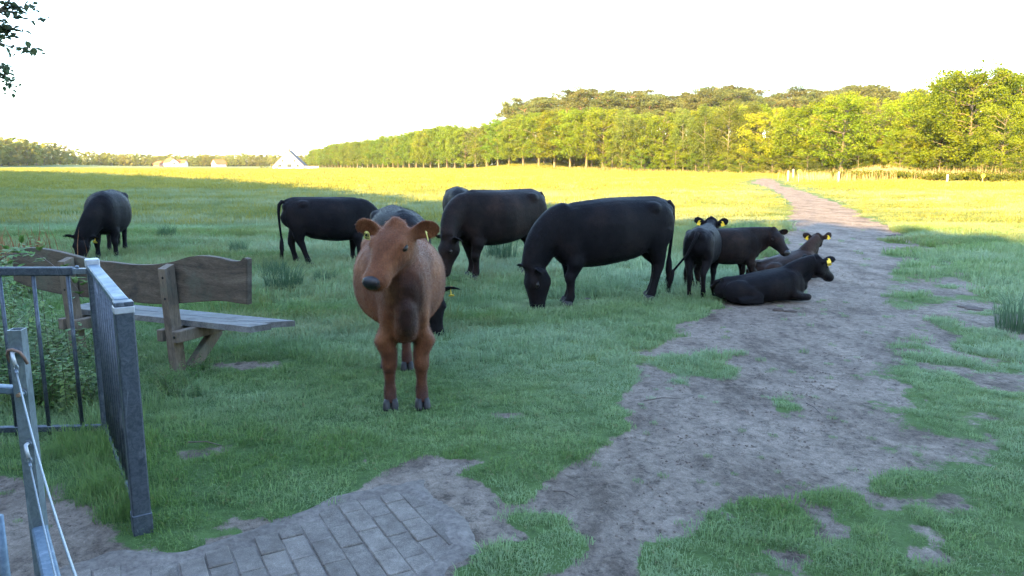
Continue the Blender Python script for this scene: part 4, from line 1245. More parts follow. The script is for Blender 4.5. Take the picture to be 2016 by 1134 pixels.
ORD = ['first', 'second', 'third', 'fourth', 'fifth', 'sixth', 'seventh', 'eighth', 'ninth', 'tenth', 'eleventh', 'twelfth', 'thirteenth', 'fourteenth', 'fifteenth', 'sixteenth', 'seventeenth', 'eighteenth', 'nineteenth', 'twentieth',
       'twenty-first', 'twenty-second', 'twenty-third', 'twenty-fourth', 'twenty-fifth', 'twenty-sixth', 'twenty-seventh', 'twenty-eighth', 'twenty-ninth', 'thirtieth', 'thirty-first', 'thirty-second', 'thirty-third', 'thirty-fourth', 'thirty-fifth', 'thirty-sixth', 'thirty-seventh', 'thirty-eighth', 'thirty-ninth', 'fortieth']
# front row from the white house to the big oak, then on to the right edge
px = 612.; prev = None; k = 0; kr = 0
while px < 2120:
    d = ip(px, DIST); c = D(px, 333, d)
    sp = 5.6
    if prev is None or math.hypot(c.x - prev[0], c.y - prev[1]) >= sp:
        prev = (c.x, c.y)
        ty = ip(px, TOP) + TR.uniform(-2, 5)
        zt = D(px, ty, d).z
        if px < 1050:
            dull = 925 < px < 985
            tree('sparse' if dull and TR.random() < .6 else 'alley', c.x, c.y, zt, '%s tree of the sunlit row, counting right from the white gabled house' % ORD[min(k, 39)], 'trees of the sunlit front row')
            k += 1
        elif abs(px - 1075) < 22:
            tree('oak', c.x, c.y - 3, zt, 'pale-limbed oak standing just proud of the wood edge', 'trees of the sunlit front row', 1.15)
        else:
            kind = 'oak' if px < 1190 else ('birch' if px < 1500 else ('oak' if px < 1690 else ('sparse' if px < 1760 else 'big')))
            if kind == 'birch' and TR.random() < .3: kind = 'oak'
            nm = {'oak': 'bright green oak', 'birch': 'slender birch', 'sparse': 'thin-leaved tree', 'big': 'tall dense tree'}[kind]
            tree(kind, c.x, c.y + TR.uniform(-1, 1), zt + (.2 if kind == 'birch' else 0), '%s in the wood front, %s tree to the right of the pale-limbed oak' % (nm, ORD[kr]), 'trees of the wood edge on the right', 1.1)
            kr += 1
        if px < 1560 and k % 1 == 0:
            for r_ in (4.0, 13.0):
                q = D(px + TR.uniform(-4, 4), 333, d + r_ + 5); tree('bush', q.x, q.y, hz(q.x, q.y) + TR.uniform(3.2, 5.0), 'shrub in the shadow beneath the tree row', 'shrubs under the trees', 1.7, 'bush')
        # rows behind
        for r_ in (1, 2):
            dd = d + r_ * (6.5 if px > 1050 else 7.5); q = D(px + TR.uniform(-3, 3) + 9 * r_ * (px > 1050), 333, dd)
            if px < 760 and r_ == 2: continue
            knd = 'alley' if px < 1050 else TR.choice(['oak', 'birch', 'oak', 'bush' if r_ == 1 else 'far'])
            z2 = D(px, ty + TR.uniform(0, 10), dd).z
            if knd == 'bush': z2 = hz(q.x, q.y) + TR.uniform(3, 5.5)
            tree(knd, q.x, q.y, z2, 'tree of the dense wood behind the sunlit front row', 'trees inside the wood', 1.0, name='broadleaf_tree')
    px += 2.0
# extra foreground trees and bushes of the right-hand wood
for (px, d, ty, kind, w, lab) in ((1968, 70, 207, 'big', .95, 'small bright green tree standing in front of the shady wood, far right'),
                                  (1770, 82, 258, 'oak', .85, 'low bright green tree behind the dry reeds'),
                                  (1655, 90, 192, 'oak', 1.15, 'broad bright green oak above the bend of the track'),
                                  (1905, 78, 128, 'big', 1.1, 'tallest leafy tree of the wood, at upper right'),
                                  (1850, 76, 300, 'bush', 1.3, 'rounded bush between the reeds and the tall trees'),
                                  (2010, 66, 305, 'bush', 1.6, 'dark green bush at the right edge of the picture'),
                                  (1800, 72, 322, 'bush', 1.5, 'low straggly bush in the middle of the dry reeds'),
                                  (1610, 80, 322, 'bush', 1.7, 'low bush at the left end of the dry reeds'),
                                  (1740, 73, 326, 'bush', 1.5, 'small bush between the tall pale reeds and the hedge'),
                                  (1930, 68, 312, 'bush', 1.5, 'low bush beneath the small bright tree'),
                                  (1590, 96, 300, 'bush', 1.3, 'dark bush beside the far end of the track'),
                                  (1520, 104, 308, 'bush', 1.5, 'yellow-green bush where the track enters the wood'),
                                  (1460, 108, 314, 'bush', 1.6, 'low bush left of the track entrance'),
                                  (1395, 118, 316, 'bush', 1.5, 'low bush at the foot of the birches'),
                                  (1690, 86, 302, 'bush', 1.3, 'bush at the foot of the thin-leaved trees'),
                                  (1150, 163, 322, 'bush', 1.6, 'low bush right of the pale-limbed oak'),
                                  (520, 250, 326, 'bush', 2.6, 'yellow-green hedge clump left of the white gabled house'),
                                  (545, 252, 327, 'bush', 2.4, 'low hedge clump in front of the white gabled house')):
    c = D(px, 333, d); tree(kind, c.x, c.y, D(px, ty, d).z, lab, None, w, 'bush' if kind == 'bush' else 'tree')
# young growth along the foot of the wood
VAR['shrub'] = []
for s_ in (11, 12, 13):
    tm, V_, F_, top_ = make_variant('bush', s_); VAR['shrub'].append((tm, mesh('crown', V_, F_, M_LEAF_OAK if s_ != 12 else M_LEAF_ALLEY), top_))
px = 1205; kq = 0
while px < 2080:
    if not 1530 < px < 1570:
        d = ip(px, DIST) - TR.uniform(1, 4); c = D(px, 333, d)
        tree('shrub', c.x, c.y, hz(c.x, c.y) + TR.uniform(2.2, 5.2), 'young leafy tree at the foot of the wood edge, %s from the left' % ORD[min(kq, 39)], 'young trees along the wood edge', TR.uniform(1.2, 1.7), 'bush', 'young_tree'); kq += 1
    px += TR.uniform(22, 42)
# pines on the dune
PT = [(985, 205), (1000, 196), (1050, 190), (1100, 182), (1150, 170), (1200, 174), (1240, 171), (1290, 183), (1330, 184), (1380, 170), (1440, 165), (1475, 176), (1505, 192), (1540, 180), (1570, 168), (1620, 178), (1690, 160), (1740, 171), (1780, 174), (1830, 182), (1900, 190)]
kp = 0
for row, (dd, st) in enumerate(((202, 27), (212, 25), (224, 30))):
    px = 1000 + row * 9
    while px < 1880:
        c = D(px, 333, dd + (px - 1000) * .01)
        ty = ip(px, PT) + (TR.uniform(-1, 7) if row == 1 else TR.uniform(5, 22))
        if row == 1:
            lab = 'wind-shaped pine on the dune crest, %s from the left end of the pines' % ORD[min(kp, 39)]; kp += 1
            gg = 'pines on the dune crest'
        else: lab = 'pine among the others on the dune slope'; gg = 'pines on the dune slope'
        tree('pine', c.x, c.y, D(px, ty, c.y).z, lab, gg, 1.2)
        px += st * TR.uniform(.75, 1.2)
# woods far left and along the horizon
LT = [(-80, 262), (0, 269), (30, 270), (65, 274), (90, 283), (115, 281), (140, 292), (170, 297), (200, 301), (300, 303), (400, 305), (480, 303), (540, 305), (640, 306)]
for row in range(3):
    px = -90 + row * 5
    while px < 640:
        near = ip(px, [(-90, 255), (0, 290), (120, 370), (190, 430), (640, 450)]) + row * 9
        c = D(px, 330, near); ty = ip(px, LT) + TR.uniform(-2, 4) + (2 - row) * (6 if px < 190 else 1.5)
        if px < 190: lab, gg = 'leafy tree of the wooded slope at the far left edge', 'trees of the far left slope'
        else: lab, gg = 'tree of the distant wood closing the meadow on the left', 'trees of the distant wood'
        tree('pine' if (row == 2 and TR.random() < .3) else 'far', c.x, c.y, D(px, ty, near).z, lab, gg, 1.15 if px > 190 else 1.0, name='distant_tree')
        px += (13 if px > 190 else 17) * TR.uniform(.8, 1.2)
cs_, rs_ = [], []
rg = np.random.default_rng(14)
for px in np.arange(-110, 640, 2.5):
    near = ip(px, [(-90, 255), (0, 290), (120, 370), (190, 430), (640, 450)])
    for q_ in range(3):
        c = D(px + rg.normal(0, 2), 330, near + 4 + 12 * q_); cs_.append((c.x, c.y, hz(c.x, c.y) + rg.uniform(.6, 2.6))); rs_.append(rg.uniform(1.2, 2.2))
V_, F_ = leaves(np.array(cs_), np.array(rs_), 26, .8, rg, .8)
tag(link('undergrowth', mesh('undergrowth', V_, F_, M_LEAF_DARK)), 'undergrowth along the foot of the distant woods on the left', 'undergrowth', None, 'stuff')
print('trees', NTREE[0])

# scrub on the dune slopes under the pines
rg = np.random.default_rng(12)
xs_ = rg.uniform(-16, 150, 2600); ys_ = rg.uniform(150, 232, 2600) + xs_ * -.12
k_ = ys_ > np.interp(1008 + xs_ / ys_ * F, [a for a, b in DIST], [b for a, b in DIST]) + 14
xs_, ys_ = xs_[k_], ys_[k_]
V_, F_ = leaves(np.stack([xs_, ys_, hgt(xs_, ys_) + rg.uniform(.2, 1.6, len(xs_))], -1), rg.uniform(.8, 1.6, len(xs_)), 26, .5, rg, .7)
tag(link('scrub', mesh('scrub', V_, F_, M_LEAF_DARK)), 'dense scrub covering the dune slope beneath the pines', 'scrub', None, 'stuff')

# ------------------------------------------------------------ hedge, reeds and rough growth
def band(pts, depth, h, per, size, rg, flat=.7, rad=.5):
    """bramble hedge as clumps along a ground line"""
    cs, rs = [], []
    for (x, y) in pts:
        for _ in range(2):
            hh = h * rg.uniform(.45, 1.0)
            cs.append((x + rg.normal(0, .5), y + rg.normal(0, depth), hz(x, y) + hh * .6)); rs.append(rad * rg.uniform(.7, 1.2))
    return leaves(np.array(cs), np.array(rs), per, size, rg, flat)
rg = np.random.default_rng(3)
line = [(P(q, ip(q, [(1560, 350), (1650, 357), (1860, 360), (2060, 361)])).x, P(q, ip(q, [(1560, 350), (1650, 357), (1860, 360), (2060, 361)])).y) for q in range(1566, 2070, 5)]
V_, F_ = band(line, .9, 1.35, 90, .15, rg)
o = link('hedge', mesh('hedge', V_, F_, M_LEAF_DARK)); tag(o, 'low tangled bramble hedge along the right of the meadow', 'hedge', None, 'stuff')

def blades_mesh(x, y, z, h, w, rg, lean=.25, curve=.4):
    """tall thin stems, two segments each"""
    n = len(x); a = rg.uniform(0, 6.283, n); la = rg.uniform(0, 6.283, n)
    ca, sa = np.cos(a) * w, np.sin(a) * w
    lx, ly = np.cos(la) * lean * h * rg.uniform(.2, 1, n), np.sin(la) * lean * h * rg.uniform(.2, 1, n)
    b1 = np.stack([x - ca, y - sa, z], -1); b2 = np.stack([x + ca, y + sa, z], -1)
    m1 = np.stack([x - ca * .8 + lx * .35, y - sa * .8 + ly * .35, z + h * .55], -1); m2 = np.stack([x + ca * .8 + lx * .35, y + sa * .8 + ly * .35, z + h * .55], -1)
    t = np.stack([x + lx, y + ly, z + h * (1 - .15 * curve)], -1)
    V = np.stack([b1, b2, m2, m1, t], 1).reshape(-1, 3)
    i = np.arange(n)[:, None] * 5
    F = np.concatenate([i + [[0, 1, 2]], i + [[0, 2, 3]], i + [[3, 2, 4]]], 0)
    return V, F
def reed_mat(name, c1, c2, c3):
    t = NT(name); p = t.pos(); n = t.noise(p, 1.2, 4, .7); n2 = t.noise(p, 17, 2, .6)
    c = t.mix(.5, t.ramp(n, [(.35, c1), (.55, c2), (.7, c3)]), t.ramp(n2, [(.3, .6), (.7, 1.3)]), 'MULTIPLY')
    b = t.bsdf(c, .75, spec=.2); tr = t.n('ShaderNodeBsdfTranslucent'); t.l(c, tr.inputs[0])
    mx = t.n('ShaderNodeMixShader'); mx.inputs[0].default_value = .3; t.l(b, mx.inputs[1]); t.l(tr.outputs[0], mx.inputs[2])
    return t.done(mx.outputs[0])
M_REED = reed_mat('dry_reed', (.26, .19, .09), (.38, .29, .15), (.47, .38, .21))
M_ROUGH = reed_mat('rough_grass', (.12, .13, .04), (.22, .19, .08), (.34, .26, .13))
def scatter_px(x0, x1, d0, d1, n, rg):
    pxs = rg.uniform(x0, x1, n); ds = rg.uniform(d0, d1, n)
    return (pxs - 1008) / F * (ds * math.cos(PITCH) + CAM_H * math.sin(PITCH)), ds
x, y = scatter_px(1600, 1790, 68, 80, 9000, rg); x2, y2 = scatter_px(1740, 2060, 66, 78, 4500, rg)
kk = rg.normal(0, 1, 9000); y = 74 + kk * 2.6; x = (1700 + rg.normal(0, 50, 9000) - 1008) / F * y
xx = np.concatenate([x, x2]); yy = np.concatenate([y, y2])
hh = np.concatenate([rg.uniform(.5, 1.3, 9000), rg.uniform(.3, 1.5, 4500)]) * (.35 + 1.2 * fbm(xx * .35, yy * .3, 3, 44))
V_, F_ = blades_mesh(xx, yy, hgt(xx, yy), hh, .022, rg, .15)
o = link('reeds', mesh('reeds', V_, F_, M_REED)); tag(o, 'pale dry reeds in front of the right-hand wood', 'reeds', None, 'stuff')
x, y = scatter_px(1060, 1560, 100, 160, 26000, rg)
lim = np.interp(1008 + x / (y * math.cos(PITCH) + .27) * F, [a for a, b in DIST], [b for a, b in DIST])
keep = (y < lim - 1) & (y > lim - 14 + 8 * fbm(x * .2, y * .2, 2, 5)); x, y = x[keep], y[keep]
hh = rg.uniform(.4, 1.1, len(x)) * (.4 + fbm(x * .25, y * .1, 2, 8))
V_, F_ = blades_mesh(x, y, hgt(x, y), hh, .03, rg, .2)
o = link('rough_grass', mesh('rough_grass', V_, F_, M_ROUGH)); tag(o, 'straw-coloured rough grass along the foot of the wood', 'grass', None, 'stuff')

# ------------------------------------------------------------ wood behind the viewer that shades the foreground
EDGE = [(2700, 478), (2016, 461), (1750, 441), (1560, 431), (1330, 427), (1200, 415), (1060, 402), (950, 398), (850, 395), (700, 379), (600, 365), (430, 353), (330, 349), (250, 345), (110, 340), (-60, 336.5)]
def shade_wood():
    Ht = 14.0; s = Ht / math.tan(SUN_EL)
    off = Vector((math.sin(SUN_AZ), math.cos(SUN_AZ))) * s
    e = [P(a, b) for a, b in EDGE]; pl = [(q.x - off.x, q.y - off.y) for q in e]
    pl = [(pl[0][0] + 40, pl[0][1] + 2)] + pl
    rg = np.random.default_rng(8)
    seg = np.array(pl); L = np.hypot(*np.diff(seg, axis=0).T); cum = np.concatenate([[0], np.cumsum(L)])
    n = int(cum[-1] * 420)
    t = rg.uniform(0, cum[-1], n); X = np.interp(t, cum, seg[:, 0]); Y = np.interp(t, cum, seg[:, 1])
    b = rg.uniform(0, 7, n)
    sx, sy = -math.sin(SUN_AZ), -math.cos(SUN_AZ)
    topz = Ht + (fbm(t * .22, t * 0, 3, 3) - .5) * 1.6
    Z = rg.uniform(0, 1, n) ** .85 * topz
    X = X + sx * b + rg.normal(0, .3, n); Y = Y + sy * b + rg.normal(0, .3, n)
    Z = Z - (b < 1.5) * rg.uniform(0, .6, n)
    c = np.stack([X, Y, Z], -1)
    V, F_ = leaves(c, np.full(n, .01), 1, 1.15, rg)
    V[:, 2] = np.maximum(V[:, 2], -.1)
    o = link('woodland', mesh('woodland', V, F_, M_LEAF_FAR)); tag(o, 'dense dark wood behind the viewer whose shade covers the foreground', 'woodland', None, 'stuff')
    print('shade wood quads', n, 'length', cum[-1])
shade_wood()
# ------------------------------------------------------------ grass
def grass_mat(name, cols, dew, dewamt, straw=None, spec=.3):
    t = NT(name); p = t.pos()
    n = t.noise(t.pos((.6, 1, 1)), .55, 4, .65); m = t.noise(p, 3.1, 4, .7); f = t.noise(p, 45, 2, .6); big = t.noise(t.pos((.45, 1, 1)), .13, 4, .6)
    c = t.ramp(n, [(.32, cols[0]), (.5, cols[1]), (.68, cols[2])])
    c = t.mix(.55, c, t.ramp(m, [(.3, (.65, .7, .7)), (.52, (1., 1., 1.)), (.72, (1.45, 1.25, .9))]), 'MULTIPLY')
    c = t.mix(.6, c, t.ramp(f, [(.3, .6), (.7, 1.4)]), 'MULTIPLY')
    # dew-greyed patches
    d = t.math('MULTIPLY', t.ramp(t.math('ADD', t.math('MULTIPLY', big, .55), t.math('MULTIPLY', n, .45)), [(.42, .15), (.58, 1.)]), dewamt)
    c = t.mix(d, c, dew)
    if straw: c = t.mix(t.ramp(t.noise(p, 24, 3, .6), [(.60, 0.), (.70, .8)]), c, straw)
    b = t.bsdf(c, .6, spec=spec)
    tr = t.n('ShaderNodeBsdfTranslucent'); t.l(c, tr.inputs[0])
    mx = t.n('ShaderNodeMixShader'); mx.inputs[0].default_value = .35; t.l(b, mx.inputs[1]); t.l(tr.outputs[0], mx.inputs[2])
    return t.done(mx.outputs[0])
M_GRASS = grass_mat('turf_blades', [(.075, .155, .026), (.12, .215, .032), (.175, .26, .042)], (.31, .41, .28), .75, (.24, .21, .10))
M_LONG = grass_mat('meadow_blades', [(.09, .135, .030), (.145, .18, .040), (.21, .22, .055)], (.28, .33, .20), .8, None, .15)
M_FARG = grass_mat('ripe_meadow_blades', [(.15, .165, .030), (.22, .215, .042), (.29, .265, .05)], (.28, .27, .09), .38, None, .08)
M_RUSH = grass_mat('rush_blades', [(.030, .065, .025), (.045, .09, .035), (.07, .12, .05)], (.12, .2, .14), .35)

def tuft(n, r, h, w, lean, seed, mat, curve=1.0, nseg=2, fall=.0):
    rg = np.random.default_rng(seed)
    a = rg.uniform(0, 6.283, n); q = np.sqrt(rg.random(n)) * r
    x, y = np.cos(a) * q, np.sin(a) * q
    hh = h * rg.uniform(.45, 1.1, n); b = rg.uniform(0, 6.283, n); la = np.where(rg.random(n) < .5, a, rg.uniform(0, 6.283, n)); L = lean * hh * rg.uniform(.2, 1.3, n)
    ca, sa = np.cos(b) * w * .5, np.sin(b) * w * .5; lx, ly = np.cos(la) * L, np.sin(la) * L
    z0 = np.full(n, -.01)
    b1 = np.stack([x - ca, y - sa, z0], -1); b2 = np.stack([x + ca, y + sa, z0], -1)
    k = .3
    m1 = np.stack([x - ca * .85 + lx * k, y - sa * .85 + ly * k, hh * .6], -1); m2 = np.stack([x + ca * .85 + lx * k, y + sa * .85 + ly * k, hh * .6], -1)
    t = np.stack([x + lx, y + ly, hh * (1 - .35 * lean * curve)], -1)
    V = np.stack([b1, b2, m2, m1, t], 1).reshape(-1, 3); i = np.arange(n)[:, None] * 5
    F = np.concatenate([i + [[0, 1, 2]], i + [[0, 2, 3]], i + [[3, 2, 4]]], 0)
    return mesh('tuft', V, F, mat)

def scatter_object(name, pts, idx, rot, scl, sources, label, cat):
    m = bpy.data.meshes.new(name); m.vertices.add(len(pts)); m.vertices.foreach_set('co', pts.astype(np.float32).ravel())
    for nm, ty, dat, key in (('idx', 'INT', idx.astype(np.int32), 'value'), ('rot', 'FLOAT_VECTOR', rot.astype(np.float32).ravel(), 'vector'), ('scl', 'FLOAT_VECTOR', scl.astype(np.float32).ravel(), 'vector')):
        a = m.attributes.new(nm, ty, 'POINT'); a.data.foreach_set(key, dat)
    o = link(name, m)
    c = bpy.data.collections.new(name + '_source')
    for k, s in enumerate(sources):
        so = bpy.data.objects.new('%s_tuft_%02d' % (name, k), s); c.objects.link(so)
    g = bpy.data.node_groups.new(name, 'GeometryNodeTree')
    g.interface.new_socket('Geometry', in_out='INPUT', socket_type='NodeSocketGeometry'); g.interface.new_socket('Geometry', in_out='OUTPUT', socket_type='NodeSocketGeometry')
    N = g.nodes.new; gi = N('NodeGroupInput'); go = N('NodeGroupOutput')
    ci = N('GeometryNodeCollectionInfo'); ci.inputs['Collection'].default_value = c; ci.inputs['Separate Children'].default_value = True; ci.inputs['Reset Children'].default_value = True
    ip_ = N('GeometryNodeInstanceOnPoints'); ip_.inputs['Pick Instance'].default_value = True
    def na_(nm, ty):
        q = N('GeometryNodeInputNamedAttribute'); q.data_type = ty; q.inputs['Name'].default_value = nm
        return [s for s in q.outputs if s.enabled and s.name == 'Attribute'][0]
    g.links.new(gi.outputs[0], ip_.inputs['Points']); g.links.new(ci.outputs[0], ip_.inputs['Instance'])
    g.links.new(na_('idx', 'INT'), ip_.inputs['Instance Index'])
    e2r = N('FunctionNodeEulerToRotation'); g.links.new(na_('rot', 'FLOAT_VECTOR'), e2r.inputs[0])
    g.links.new(e2r.outputs[0], ip_.inputs['Rotation'])
    g.links.new(na_('scl', 'FLOAT_VECTOR'), ip_.inputs['Scale'])
    g.links.new(ip_.outputs[0], go.inputs[0])
    md = o.modifiers.new('scatter', 'NODES'); md.node_group = g
    tag(o, label, cat, None, 'stuff')
    return o

SRC = [tuft(46, .085, .055, .0048, .9, s, M_GRASS) for s in (1, 2, 3)] \
    + [tuft(40, .10, .10, .0055, .8, s, M_GRASS) for s in (4, 5, 6)] \
    + [tuft(60, .20, .17, .0075, .55, s, M_LONG) for s in (7, 8, 9)] \
    + [tuft(70, .45, .26, .016, .45, s, M_LONG if s < 12 else M_FARG) for s in (10, 11, 12)] \
    + [tuft(130, 1.3, .20, .032, .5, s, M_FARG) for s in (13, 14)] \
    + [tuft(60, .12, .42, .006, .35, s, M_RUSH) for s in (15, 16)] \
    + [tuft(60, .13, .20, .0055, .6, s, M_GRASS) for s in (17, 18)]
rg = np.random.default_rng(21)
def ring(d0, d1, dens, half=.80):
    """random points on the ground inside the view wedge, with a margin at the sides"""
    A_ = half * (d1 * d1 - d0 * d0); n = int(A_ * dens)
    d = np.sqrt(rg.uniform(d0 * d0, d1 * d1, n)); x = rg.uniform(-half, half, n) * d
    return x, d
PX, PY, PI_, PS, PZ = [], [], [], [], []
def addpts(x, y, kinds, s, zs=None, dirt_keep=.0):
    m = dirt_mask(x, y) + (fbm(x * 9, y * 9, 2, 91) - .5) * .5
    ok = (rg.random(len(x)) > sstep(.18, .70, m) * (1 - dirt_keep)) & (poly_sd(x, y, PAVE) + (fbm(x * 6, y * 6, 2, 92) - .5) * .14 > .0)
    x, y, m = x[ok], y[ok], m[ok]
    s = s[ok] if isinstance(s, np.ndarray) else np.full(len(x), s)
    s = s * (1 - .55 * sstep(.05, .5, m)) * rg.uniform(.75, 1.25, len(x))
    PX.append(x); PY.append(y); PI_.append(rg.choice(kinds, len(x))); PS.append(s); PZ.append(s * (zs[ok] if zs is not None else 1) * rg.uniform(.8, 1.2, len(x)))
# close turf
x, y = ring(1.6, 6, 330); addpts(x, y, [0, 1, 2], .72, .6 + .9 * fbm(x * .9, y * .9, 3, 95), .03)
x, y = ring(6, 9, 190); addpts(x, y, [0, 1, 2, 3], .92, .7 + .8 * fbm(x * .7, y * .7, 3, 95), .03)
x, y = ring(1.6, 9, 40); lush = fbm(x * .8, y * .8, 3, 93); k = lush > .53; addpts(x[k], y[k], [3, 4, 5], .78)
x, y = ring(9, 20, 46); addpts(x, y, [3, 4, 5, 0, 1], 1.5, .8 + .5 * fbm(x * .5, y * .5, 3, 95), .02)
# taller meadow further out: grows from behind the bench and the herd
x, y = ring(7, 30, 26); tall = fbm(x * .25, y * .35, 4, 96) + .22 * sstep(9, 17, y) - .30 * sstep(-.5, 2.5, x) * sstep(16, 11, y); k = tall > .52
addpts(x[k], y[k], [6, 7, 8], 1.0, .55 + 1.1 * np.clip(tall[k] - .4, 0, 1))
x, y = ring(20, 46, 9); addpts(x, y, [9, 10, 11], .95, .45 + .9 * fbm(x * .12, y * .2, 3, 97))
x, y = ring(44, 100, 1.6); addpts(x, y, [12, 13, 9], 1.0, .5 + .9 * fbm(x * .06, y * .12, 3, 98))
x, y = ring(98, 240, .28); ok = ~((y > np.interp(1008 + x / y * F, [a for a, b in DIST], [b for a, b in DIST]) + 4)); addpts(x[ok], y[ok], [12, 13], 1.35, .25 + .8 * fbm(x[ok] * .04, y[ok] * .08, 3, 99))
# long grass along the railing and behind it
for (px, py, n_, r_) in ((232, 960, 24, .07), (222, 900, 24, .09), (212, 860, 22, .12), (150, 850, 26, .3), (60, 830, 26, .35), (250, 1010, 8, .06)):
    c = P(px, py); xx = c.x + rg.normal(0, r_, n_); yy = c.y + rg.normal(0, r_ * 1.4, n_)
    PX.append(xx); PY.append(yy); PI_.append(rg.choice([16, 17], n_)); s_ = rg.uniform(.7, 1.15, n_); PS.append(s_ * .6); PZ.append(s_ * .85)
x = np.concatenate(PX); y = np.concatenate(PY); idx = np.concatenate(PI_); s = np.concatenate(PS); zs = np.concatenate(PZ)
# nothing grows inside the lying calves
for (cx_, cy_, rr_) in ((1512, 590, .45), (1470, 590, .35), (1560, 590, .35), (1555, 552, .45)):
    c = P(cx_, cy_); k = np.hypot(x - c.x, y - c.y - .1) > rr_; x, y, idx, s, zs = x[k], y[k], idx[k], s[k], zs[k]
pts = np.stack([x, y, hgt(x, y) - .01], -1)
wide_ = idx >= 9
k = ~(wide_ & (idx < 14) & (poly_sd(x, y, TRACK) < np.where(idx >= 12, 1.25, .45) * s)); x, y, idx, s, zs = x[k], y[k], idx[k], s[k], zs[k]
nt = sstep(0, 9, poly_sd(x, y, TRACK) - 1) ; zs = np.where((y > 20) & (idx < 14), zs * (.35 + .65 * nt), zs)
pts = np.stack([x, y, hgt(x, y) - .01], -1)
rot = np.stack([rg.normal(0, .10, len(x)), rg.normal(0, .10, len(x)), rg.uniform(0, 6.283, len(x))], -1)
scl = np.stack([s, s, zs], -1)
print('tufts', len(x))
scatter_object('meadow_grass', pts, idx, rot, scl, SRC, 'green dew-covered grass of the meadow', 'grass')

# crumbs of soil and small stones on the track
M_CLOD = simple('soil_crumbs', (.08, .06, .05), (.24, .195, .165), 25, .95, .5, .004, spec=.1)
def clod(seed):
    rd = random.Random(seed); V = []; Fc = []
    for _ in range(5):
        mb = MB(); mb.ball((rd.gauss(0, .05), rd.gauss(0, .05), .002), rd.uniform(.004, .011), rd.uniform(.004, .011), rd.uniform(.003, .007), 3)
        b = len(V); V += [(a + rd.gauss(0, .0012), b_ + rd.gauss(0, .0012), c_ + rd.gauss(0, .001)) for a, b_, c_ in mb.v]; Fc += [tuple(i + b for i in f) for f in mb.f]
    m = bpy.data.meshes.new('clod'); m.from_pydata(V, [], Fc); m.materials.append(M_CLOD); return m
x, y = ring(1.8, 6, 110); x2, y2 = ring(6, 16, 20); x = np.concatenate([x, x2]); y = np.concatenate([y, y2])
m_ = dirt_mask(x, y); k = (m_ > .5) & (poly_sd(x, y, PAVE) > .05) & (rg.random(len(x)) < .25 + 1.2 * (fbm(x * 1.6, y * 1.6, 4, 77) - .35)); x, y = x[k], y[k]
s_ = rg.uniform(.35, 1.05, len(x)) ** 1.5
scatter_object('soil_crumbs', np.stack([x, y, hgt(x, y) - .012 + .0], -1), rg.integers(0, 4, len(x)), np.stack([x * 0, x * 0, rg.uniform(0, 6.28, len(x))], -1), np.stack([s_, s_, s_], -1), [clod(s) for s in range(4)], 'crumbs of soil and droppings scattered on the sandy track', 'soil')

# rush tussocks one can point at
TU = [(560, 575, 1.1, 'dark rush tussock right of the bench seat'), (540, 548, .9, 'dark rush tussock behind the right end of the bench'), (985, 512, 1.35, 'bushy dark tussock under the belly of the large black cow'),
      (420, 545, .9, 'rush tussock behind the wavy bench back'), (700, 430, 0, ''), (330, 470, .9, 'rush tussock between the lone black cow and the bench'), (470, 500, .8, 'rush tussock midway between the bench and the herd'),
      (2008, 650, 1.1, 'dark rush tussock at the right edge of the picture'), (1985, 460, .0, ''), (640, 560, .7, 'small rush tussock left of the heifer')]
tm = {}
for k, (px, py, s_, lab) in enumerate(TU):
    if not lab: continue
    c = P(px, py); root = tag(link('rush_tussock', tuft(230, .20, .42, .0065, .45, 60 + k, M_RUSH), None, (c.x, c.y, hz(c.x, c.y) - .01), None, s_), lab, 'tussock', 'rush tussocks')

# ------------------------------------------------------------ nettles and brambles behind the railing
M_NETTLE = leafy('nettle_leaf', [(.06, .12, .03), (.10, .18, .04), (.16, .24, .06)], .35, .5, 3, .3)
M_STEM = simple('weed_stem', (.06, .07, .03), (.12, .12, .05), 20, .7, .2, .002)
M_BRIAR = simple('bramble_stem', (.05, .03, .025), (.10, .06, .045), 20, .7, .2, .002)
def leafshape(V, Fc, p, d, up, L, w):
    """pointed, folded leaf"""
    s = d.cross(up).normalized(); n = s.cross(d).normalized()
    prof = [(0, 0), (.2, .75), (.45, 1.), (.75, .6), (1, 0)]
    b = len(V); V.append(p)
    mid = []
    for t, ww in prof[1:]:
        c = p + d * (L * t) - n * (L * .18 * t * t)
        i = len(V); V.append(c)
        if t < 1:
            V.append(c + s * w * ww * .5 + n * w * .12 * ww); V.append(c - s * w * ww * .5 + n * w * .12 * ww); mid.append((i, i + 1, i + 2))
        else: tip = i
    Fc += [(b, mid[0][0], mid[0][1]), (b, mid[0][2], mid[0][0])]
    for a_, c_ in zip(mid[:-1], mid[1:]):
        Fc += [(a_[0], c_[0], c_[1], a_[1]), (a_[2], c_[2], c_[0], a_[0])]
    Fc += [(mid[-1][0], tip, mid[-1][1]), (mid[-1][2], tip, mid[-1][0])]
